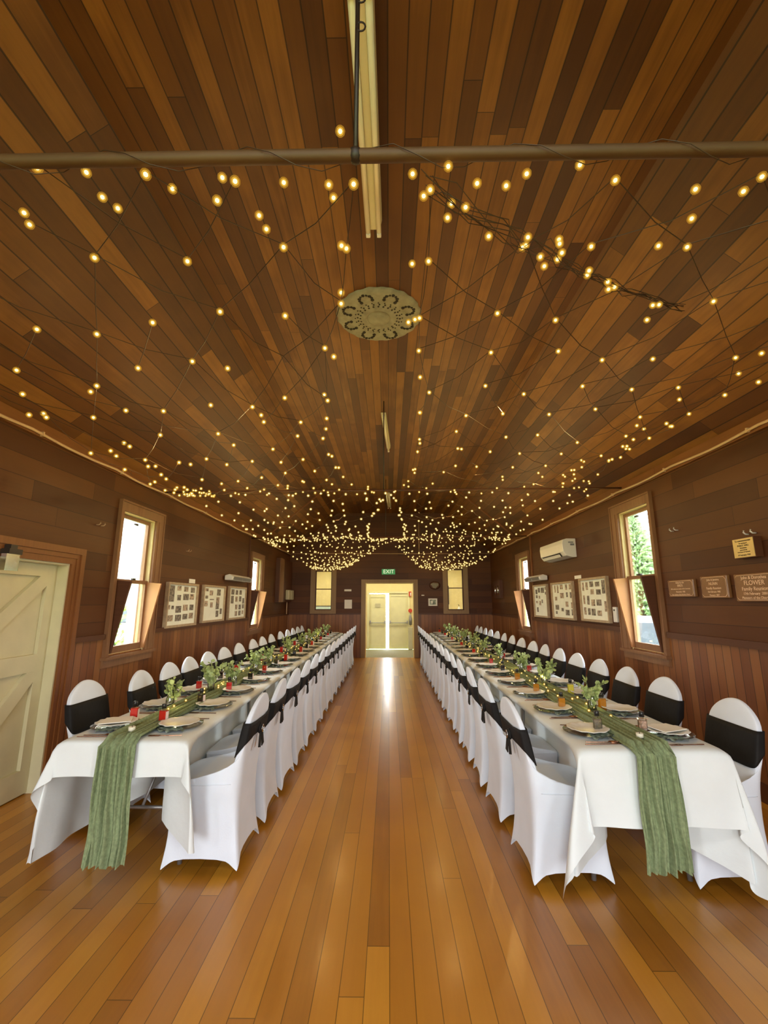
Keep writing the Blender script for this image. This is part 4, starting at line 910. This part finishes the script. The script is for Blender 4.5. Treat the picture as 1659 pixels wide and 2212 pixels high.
# ------------------------------------------------------------------ net lights under the ceiling
def net(bay, side, ni, nj, xin, xout, bow_i, bow_o, sagi, sago, rad, mat, label, seed, pw=1.0, extra=0, edge=0, rim=0):
    rnd = random.Random(seed)
    ya, za = RODS[bay][0], RODS[bay][1]
    yb_, zb_ = (RODS[bay + 1][0], RODS[bay + 1][1]) if bay < 2 else (YF - .06, 3.25)
    def P(s, t):
        w = sin(pi * t ** pw)
        a = xin + (bow_i - xin) * w; b = xout + (bow_o - xout) * w
        x = a + (b - a) * s; sg = sagi + (sago - sagi) * s + (0, -.13, .08)[bay] * sin(pi * s)
        return Vector((side * x, ya + (yb_ - ya) * t, za + (zb_ - za) * t - .02 - sg * w ** 1.0))
    root = empty('fairy_light_net'); tag(root, label, 'string lights', 'fairy light nets under the ceiling')
    node = {}
    for i in range(ni):
        for j in range(nj):
            if bay == 0 or True:
                s = (i + rnd.uniform(-.22, .22)) / (ni - 1); t = (j + rnd.uniform(-.22, .22)) / (nj - 1)
                t = max(.004, min(.996, t)); p = P(max(0, min(1, s)), t) + Vector((rnd.uniform(-.02, .02), 0, rnd.uniform(-.03, .02)))
                node[i, j] = p
    mb = MB()
    def seg(a, b):
        mid = (a + b) / 2 - Vector((0, 0, .02 + rnd.uniform(0, .02))); mb.tube([a, mid, b], .0021 if bay == 0 else .0016, 3, cap=False)
    for (i, j), p in node.items():
        for d in (-1, 1):
            q = node.get((i + 1, j + d))
            if q is not None and (i + j) % 2 == 0: seg(p, q)
            q = node.get((i + d, j + 1))
            if q is not None and (i + j) % 2 == 1 and rnd.random() < .5: seg(p, q)
        q = node.get((i, j + 1))
        if q is not None and i in (0, ni - 1): seg(p, q)
    mb.build('wire', M['wire'], root)
    pts = [p - Vector((0, 0, .012)) for (i, j), p in node.items() if rnd.random() < .93]
    for k in range(extra):
        p = rnd.choice(list(node.values())); pts.append(p + Vector((rnd.uniform(-.12, .12), rnd.uniform(-.12, .12), rnd.uniform(-.03, .01))))
    for k in range(edge): pts.append(P(.84 + .17 * rnd.random(), rnd.uniform(.22, .98)) + Vector((rnd.uniform(-.03, .03), 0, rnd.uniform(-.05, .03))))
    for k in range(rim): pts.append(P(rnd.choice((0, 0, .01, 1)), (k + rnd.random()) / rim) + Vector((rnd.uniform(-.02, .02), 0, rnd.uniform(-.03, .01))))
    pts.sort(key=lambda p: p.y)
    bulbs_on(root, pts, mat, rad)
    return P
L0 = net(0, -1, 8, 13, .12, 2.45, .50, 2.02, .10, .36, .0105, M['bulb'], 'nearest fairy light net, on the cream door side of the ceiling rose', 1, 1.25, 14, 34, 10)
R0 = net(0, 1, 7, 13, .08, 2.40, .25, 2.05, .10, .10, .0095, M['bulb'], 'nearest fairy light net, on the plaque wall side of the ceiling rose', 2, 1.35, 8, 26, 14)
L1 = net(1, -1, 11, 15, .03, 2.5, .34, 1.95, .24, .34, .012, M['bulbfar'], 'middle fairy light net toward the cream door wall', 3, 1, 20, 10, 34)
R1 = net(1, 1, 11, 15, .03, 2.5, .26, 1.98, .24, .24, .011, M['bulbfar'], 'middle fairy light net toward the air conditioner wall', 4, 1, 20, 10, 34)
L2 = net(2, -1, 13, 15, .05, 2.45, .95, 1.85, .62, .66, .0135, M['bulbfar'], 'far fairy light net dipping in front of the notices window', 5, 1, 20, 6, 22)
R2 = net(2, 1, 13, 15, .05, 2.5, .80, 1.95, .66, .60, .013, M['bulbfar'], 'far fairy light net dipping in front of the oval plaque window', 6, 1, 20, 6, 22)
# gathered spare net near the thick rod
rnd = random.Random(11); root = empty('fairy_light_bundle'); tag(root, 'gathered bundle of spare fairy lights hanging behind the thick tie rod', 'string lights')
A_, B_ = Vector((.13, 1.26, 2.90)), Vector((1.42, 1.95, 2.90)); mb = MB(); pts = []
for k in range(7):
    pth = []
    for j in range(15):
        t = j / 14; p = A_.lerp(B_, t); p.z -= .06 * sin(pi * t); pth.append(p + Vector((rnd.uniform(-.02, .02), rnd.uniform(-.03, .03), rnd.uniform(-.02, .02))) * (1.8 if t < .4 else .8))
    mb.tube(pth, .0018, 3, cap=False)
for j in range(22):
    t = rnd.random() ** 1.4; p = A_.lerp(B_, t); p.z -= .06 * sin(pi * t) + .015; pts.append(p + Vector((rnd.uniform(-.07, .07), rnd.uniform(-.05, .05), rnd.uniform(-.02, .02))) * (1.3 if t < .5 else .4))
mb.build('wire', M['wire'], root); bulbs_on(root, pts, M['bulb'], .0095)
root = empty('fairy_light_string'); tag(root, 'loose fairy lights wound along the thick tie rod', 'string lights')
pts = []; mb = MB(); pth = []
for j in range(60):
    x = -2.4 + 4.6 * j / 59; pth.append((x, 1.2 + .03 * cos(j * 1.1), 2.935 + x * .0077 + .034 * sin(j * 1.1) - .02 * abs(noise.noise(Vector((x * 3, 0, 0))))))
mb.tube(pth, .0016, 3, cap=False); mb.build('wire', M['wire'], root)
for x, y, z in ((-1.0, 1.23, 2.915), (-.14, 1.22, 2.96), (-.15, 1.15, 2.97), (.63, 1.23, 2.925), (-1.35, 1.27, 2.87), (-1.28, 1.33, 2.86), (-1.3, 1.38, 2.86), (-.98, 1.29, 2.88), (-.95, 1.33, 2.875), (-.55, 1.24, 2.9), (-.35, 1.26, 2.9), (-.2, 1.27, 2.9), (-.19, 1.32, 2.9), (-.45, 1.42, 2.87), (-.46, 1.36, 2.87), (-.73, 1.27, 2.89), (1.05, 1.3, 2.9), (1.22, 1.31, 2.9), (.4, 1.28, 2.9), (.3, 1.27, 2.9), (1.1, 1.4, 2.88)): pts.append((x, y, z))
bulbs_on(root, pts, M['bulb'], .0095)

# warm glow of the lights: small lamps at bulb positions
for P, ls, e in ((L0, ((.3, .42), (.75, .5), (.3, .75), (.75, .85)), 9), (R0, ((.3, .42), (.75, .5), (.3, .75), (.75, .85)), 9),
                 (L1, ((.3, .25), (.7, .3), (.3, .7), (.75, .75)), 12), (R1, ((.3, .25), (.7, .3), (.3, .7), (.75, .75)), 12),
                 (L2, ((.3, .3), (.7, .3), (.5, .75)), 5.0), (R2, ((.3, .3), (.7, .3), (.5, .75)), 5.0)):
    for s, t in ls: lamp(P(s, t) - Vector((0, 0, .012)), e, (1, .64, .22), .012)

# ------------------------------------------------------------------ outside
mb = MB(); mb.box(-40, 40, -30, 60, -.5, -.45); struct(mb.build('ground_lawn', M['lawn']), 'bright grass outside the windows', 'lawn')
def conifer(x, y, h, r, label, seed):
    rnd = random.Random(seed); root = empty('conifer_tree', (x, y, -.45)); tag(root, label, 'tree')
    mb = MB(); mb.tube([(0, 0, 0), (0, 0, h * .9)], [.16, .04], 8); mb.build('trunk', M['trunk'], root)
    mb = MB()
    for k in range(4200):
        t = rnd.random() ** .75; z = h * (.06 + .94 * t); rr = r * (1 - t) ** .8 * rnd.uniform(.35, 1.05) + .05; a = rnd.uniform(0, 6.283)
        c = Vector((rr * cos(a), rr * sin(a), z)); d = Vector((cos(a), sin(a), rnd.uniform(-.2, .5))).normalized(); s = d.cross(Vector((0, 0, 1))).normalized(); L = rnd.uniform(.10, .22) * (1.2 - t * .6)
        mb.add([c - d * L * .6 + s * L * .35, c - d * L * .6 - s * L * .35, c + d * L, c + Vector((0, 0, .1))], [(0, 1, 2), (0, 2, 3), (1, 2, 3)])
    mb.build('foliage', M['tree'], root)
conifer(8.05, 14.7, 4.75, 1.45, 'tall pointed conifer outside the window beside the plaques', 3)
def bush(name, x, y, w, h, label, seed, mat='shrub'):
    rnd = random.Random(seed); mb = MB()
    for k in range(700):
        u, v, q = rnd.gauss(0, .4), rnd.gauss(0, .4), abs(rnd.gauss(0, .5))
        c = Vector((u * w, v * w, min(q, 1.2) * h * .8 * math.exp(-(u * u + v * v)))); n = Vector((rnd.uniform(-1, 1), rnd.uniform(-1, 1), rnd.uniform(-.2, 1))).normalized(); t1 = n.orthogonal().normalized(); t2 = n.cross(t1); L = .09 * max(1, w)
        mb.add([c - t1 * L, c + t2 * L * .5, c + t1 * L, c - t2 * L * .5], [(0, 1, 2, 3)])
    o = mb.build(name, M[mat]); o.location = (x, y, -.45); return tag(o, label, 'shrub')
bush('garden_shrub', -6.4, 11.0, 1.0, 1.9, 'round green shrub on the lawn outside the window by cream door', 2)
bush('hedge_bush', 12.5, 21.5, 2.2, 3.3, 'broad leafy bush behind the conifer', 4, 'tree')
bush('spiky_shrub', 6.75, 12.0, .6, 1.5, 'low pale shrub in front of the conifer', 6)
o = empty('rail_fence', (0, 0, -.45)); tag(o, 'grey post and rail fence across the lawn', 'fence')
for k in range(5):
    mb = MB(); mb.box(-7.6 - 1.9 * k, -7.48 - 1.9 * k, 12.4 + .7 * k, 12.52 + .7 * k, 0, 1.05); mb.build('post', M['post'], o)
for z in (.45, .85):
    mb = MB(); mb.hexa([(-7.5, 12.4, z), (-7.5, 12.44, z), (-7.5, 12.44, z + .12), (-7.5, 12.4, z + .12)], [(-15.2, 15.3, z), (-15.2, 15.34, z), (-15.2, 15.34, z + .12), (-15.2, 15.3, z + .12)]); mb.build('rail', M['post'], o)
mb = MB(); mb.box(-3.66, -3.54, 6.40, 6.52, -.45, 3.0); tag(mb.build('porch_post', M['wpost']), 'white porch post outside the window by the cream door', 'post')
def car(x, y, rz, label):
    o = empty('parked_car', (x, y, -.45), rz); tag(o, label, 'car')
    mb = MB(); q = [(-2.1, .35), (-2.1, .85), (-1.9, 1.0), (-1.5, 1.1), (-.9, 1.62), (1.3, 1.66), (2.0, 1.05), (2.1, .9), (2.1, .35)]
    mb.hexa([(-.85, a, z) for a, z in q], [(.85, a, z) for a, z in q]); bevel(mb.build('car_body', M['carp'], o), .08, 3)
    mb = MB()
    for s in (-1, 1):
        w = [(-1.3, 1.12), (-.85, 1.54), (1.2, 1.58), (1.65, 1.12)]; mb.hexa([(s * .855, a, z) for a, z in w], [(s * .86, a, z) for a, z in w])
    mb.hexa([(-.7, -1.5, 1.12), (.7, -1.5, 1.12), (.65, -.94, 1.58), (-.65, -.94, 1.58)], [(-.7, -1.54, 1.14), (.7, -1.54, 1.14), (.65, -.98, 1.6), (-.65, -.98, 1.6)])
    mb.hexa([(-.7, 1.98, 1.1), (.7, 1.98, 1.1), (.65, 1.36, 1.62), (-.65, 1.36, 1.62)], [(-.7, 2.02, 1.12), (.7, 2.02, 1.12), (.65, 1.4, 1.64), (-.65, 1.4, 1.64)])
    mb.build('car_window', M['carw'], o)
    for sx in (-1, 1):
        for sy in (-1.3, 1.3):
            mb = MB(); mb.tube([(sx * .72, sy, .33), (sx * .9, sy, .33)], .33, 18); mb.build('wheel', M['tyre'], o)
    mb = MB()
    for sx in (-.65, .65): mb.box(sx - .16, sx + .16, -2.13, -2.08, .78, .92)
    mb.build('headlight', M['chrome'], o)
car(5.35, 8.9, R(-30), 'pale car parked outside the window beside the plaques')
car(-12.0, 20.0, R(60), 'pale car parked beyond the fence')

# ------------------------------------------------------------------ light
w = bpy.data.worlds.new('World'); bpy.context.scene.world = w; w.use_nodes = True; nt = w.node_tree
bg = nt.nodes['Background']; tc = nt.nodes.new('ShaderNodeTexCoord'); sp = nt.nodes.new('ShaderNodeSeparateXYZ'); nt.links.new(tc.outputs['Generated'], sp.inputs[0])
rp = nt.nodes.new('ShaderNodeValToRGB'); rp.color_ramp.elements[0].color = (1, .98, .95, 1); rp.color_ramp.elements[0].position = .0; rp.color_ramp.elements[1].color = (.85, .93, 1, 1); rp.color_ramp.elements[1].position = .7
nt.links.new(sp.outputs[2], rp.inputs[0]); nt.links.new(rp.outputs[0], bg.inputs[0]); bg.inputs[1].default_value = 26.0
def area(name, loc, rot, sx, sy, e, col=(1, 1, 1), portal=False):
    l = bpy.data.lights.new(name, 'AREA'); l.shape = 'RECTANGLE'; l.size = sx; l.size_y = sy; l.energy = e; l.color = col
    if portal: l.cycles.is_portal = True
    o = bpy.data.objects.new(name, l); C.objects.link(o); o.location = loc; o.rotation_euler = rot; return o
for op in WL + [(-2.7, -1.7, .9, 2.3)]:
    area('daylight', (XL - WT - .03, (op[0] + op[1]) / 2, (op[2] + op[3]) / 2), (0, R(-90), 0), op[3] - op[2], op[1] - op[0], 1, portal=True)
for op in WR + [(-2.7, -1.7, .9, 2.3)]:
    area('daylight', (XR + WT + .03, (op[0] + op[1]) / 2, (op[2] + op[3]) / 2), (0, R(90), 0), op[3] - op[2], op[1] - op[0], 1, portal=True)
for op in WB:
    area('daylight', ((op[0] + op[1]) / 2, YB - WT - .03, (op[2] + op[3]) / 2), (R(90), 0, 0), op[1] - op[0], op[3] - op[2], 1, portal=True)
area('rear_fill_light', (0, -2.9, 2.6), (R(60), 0, 0), 3.6, 1.4, 60, (.92, .96, 1))  # unseen fill added behind the camera for surfaces facing it
area('overhead_fill_light', (0, -.9, 3.85), (0, 0, 0), 2.4, .4, 60, (1, .95, .86))  # added overhead fill to brighten the near floor and table ends
area('foyer_light', (0, 14.0, 2.7), (0, 0, 0), 5.2, .9, 88, (1, .92, .68))
area('foyer_gap_light', (-.05, YE + .4, 1.1), (R(-90), 0, 0), 1.2, 1.9, 30, (1, 1, .95))

# ------------------------------------------------------------------ camera
cam = bpy.data.cameras.new('Camera'); co = bpy.data.objects.new('Camera', cam); C.objects.link(co)
FPX = 970.0; cam.sensor_fit = 'HORIZONTAL'; cam.sensor_width = 36; cam.lens = 36 * FPX / 1659; cam.clip_start = .05; cam.clip_end = 300
pitch = math.atan((1299 - 1106) / FPX); yaw = math.atan((840 - 829.5) / FPX * cos(pitch))
co.location = (0, 0, 1.52); co.rotation_euler = (R(90) + pitch, 0, yaw)
sc = bpy.context.scene; sc.camera = co
sc.view_settings.view_transform = 'Standard'; sc.view_settings.look = 'None'; sc.view_settings.exposure = 0
sc.cycles.use_denoising = True
try: sc.cycles.denoiser = 'OPENIMAGEDENOISE'
except Exception: pass
sc.cycles.max_bounces = 8; sc.cycles.transparent_max_bounces = 16; sc.cycles.sample_clamp_indirect = 6
sc.cycles.caustics_reflective = False; sc.cycles.caustics_refractive = False
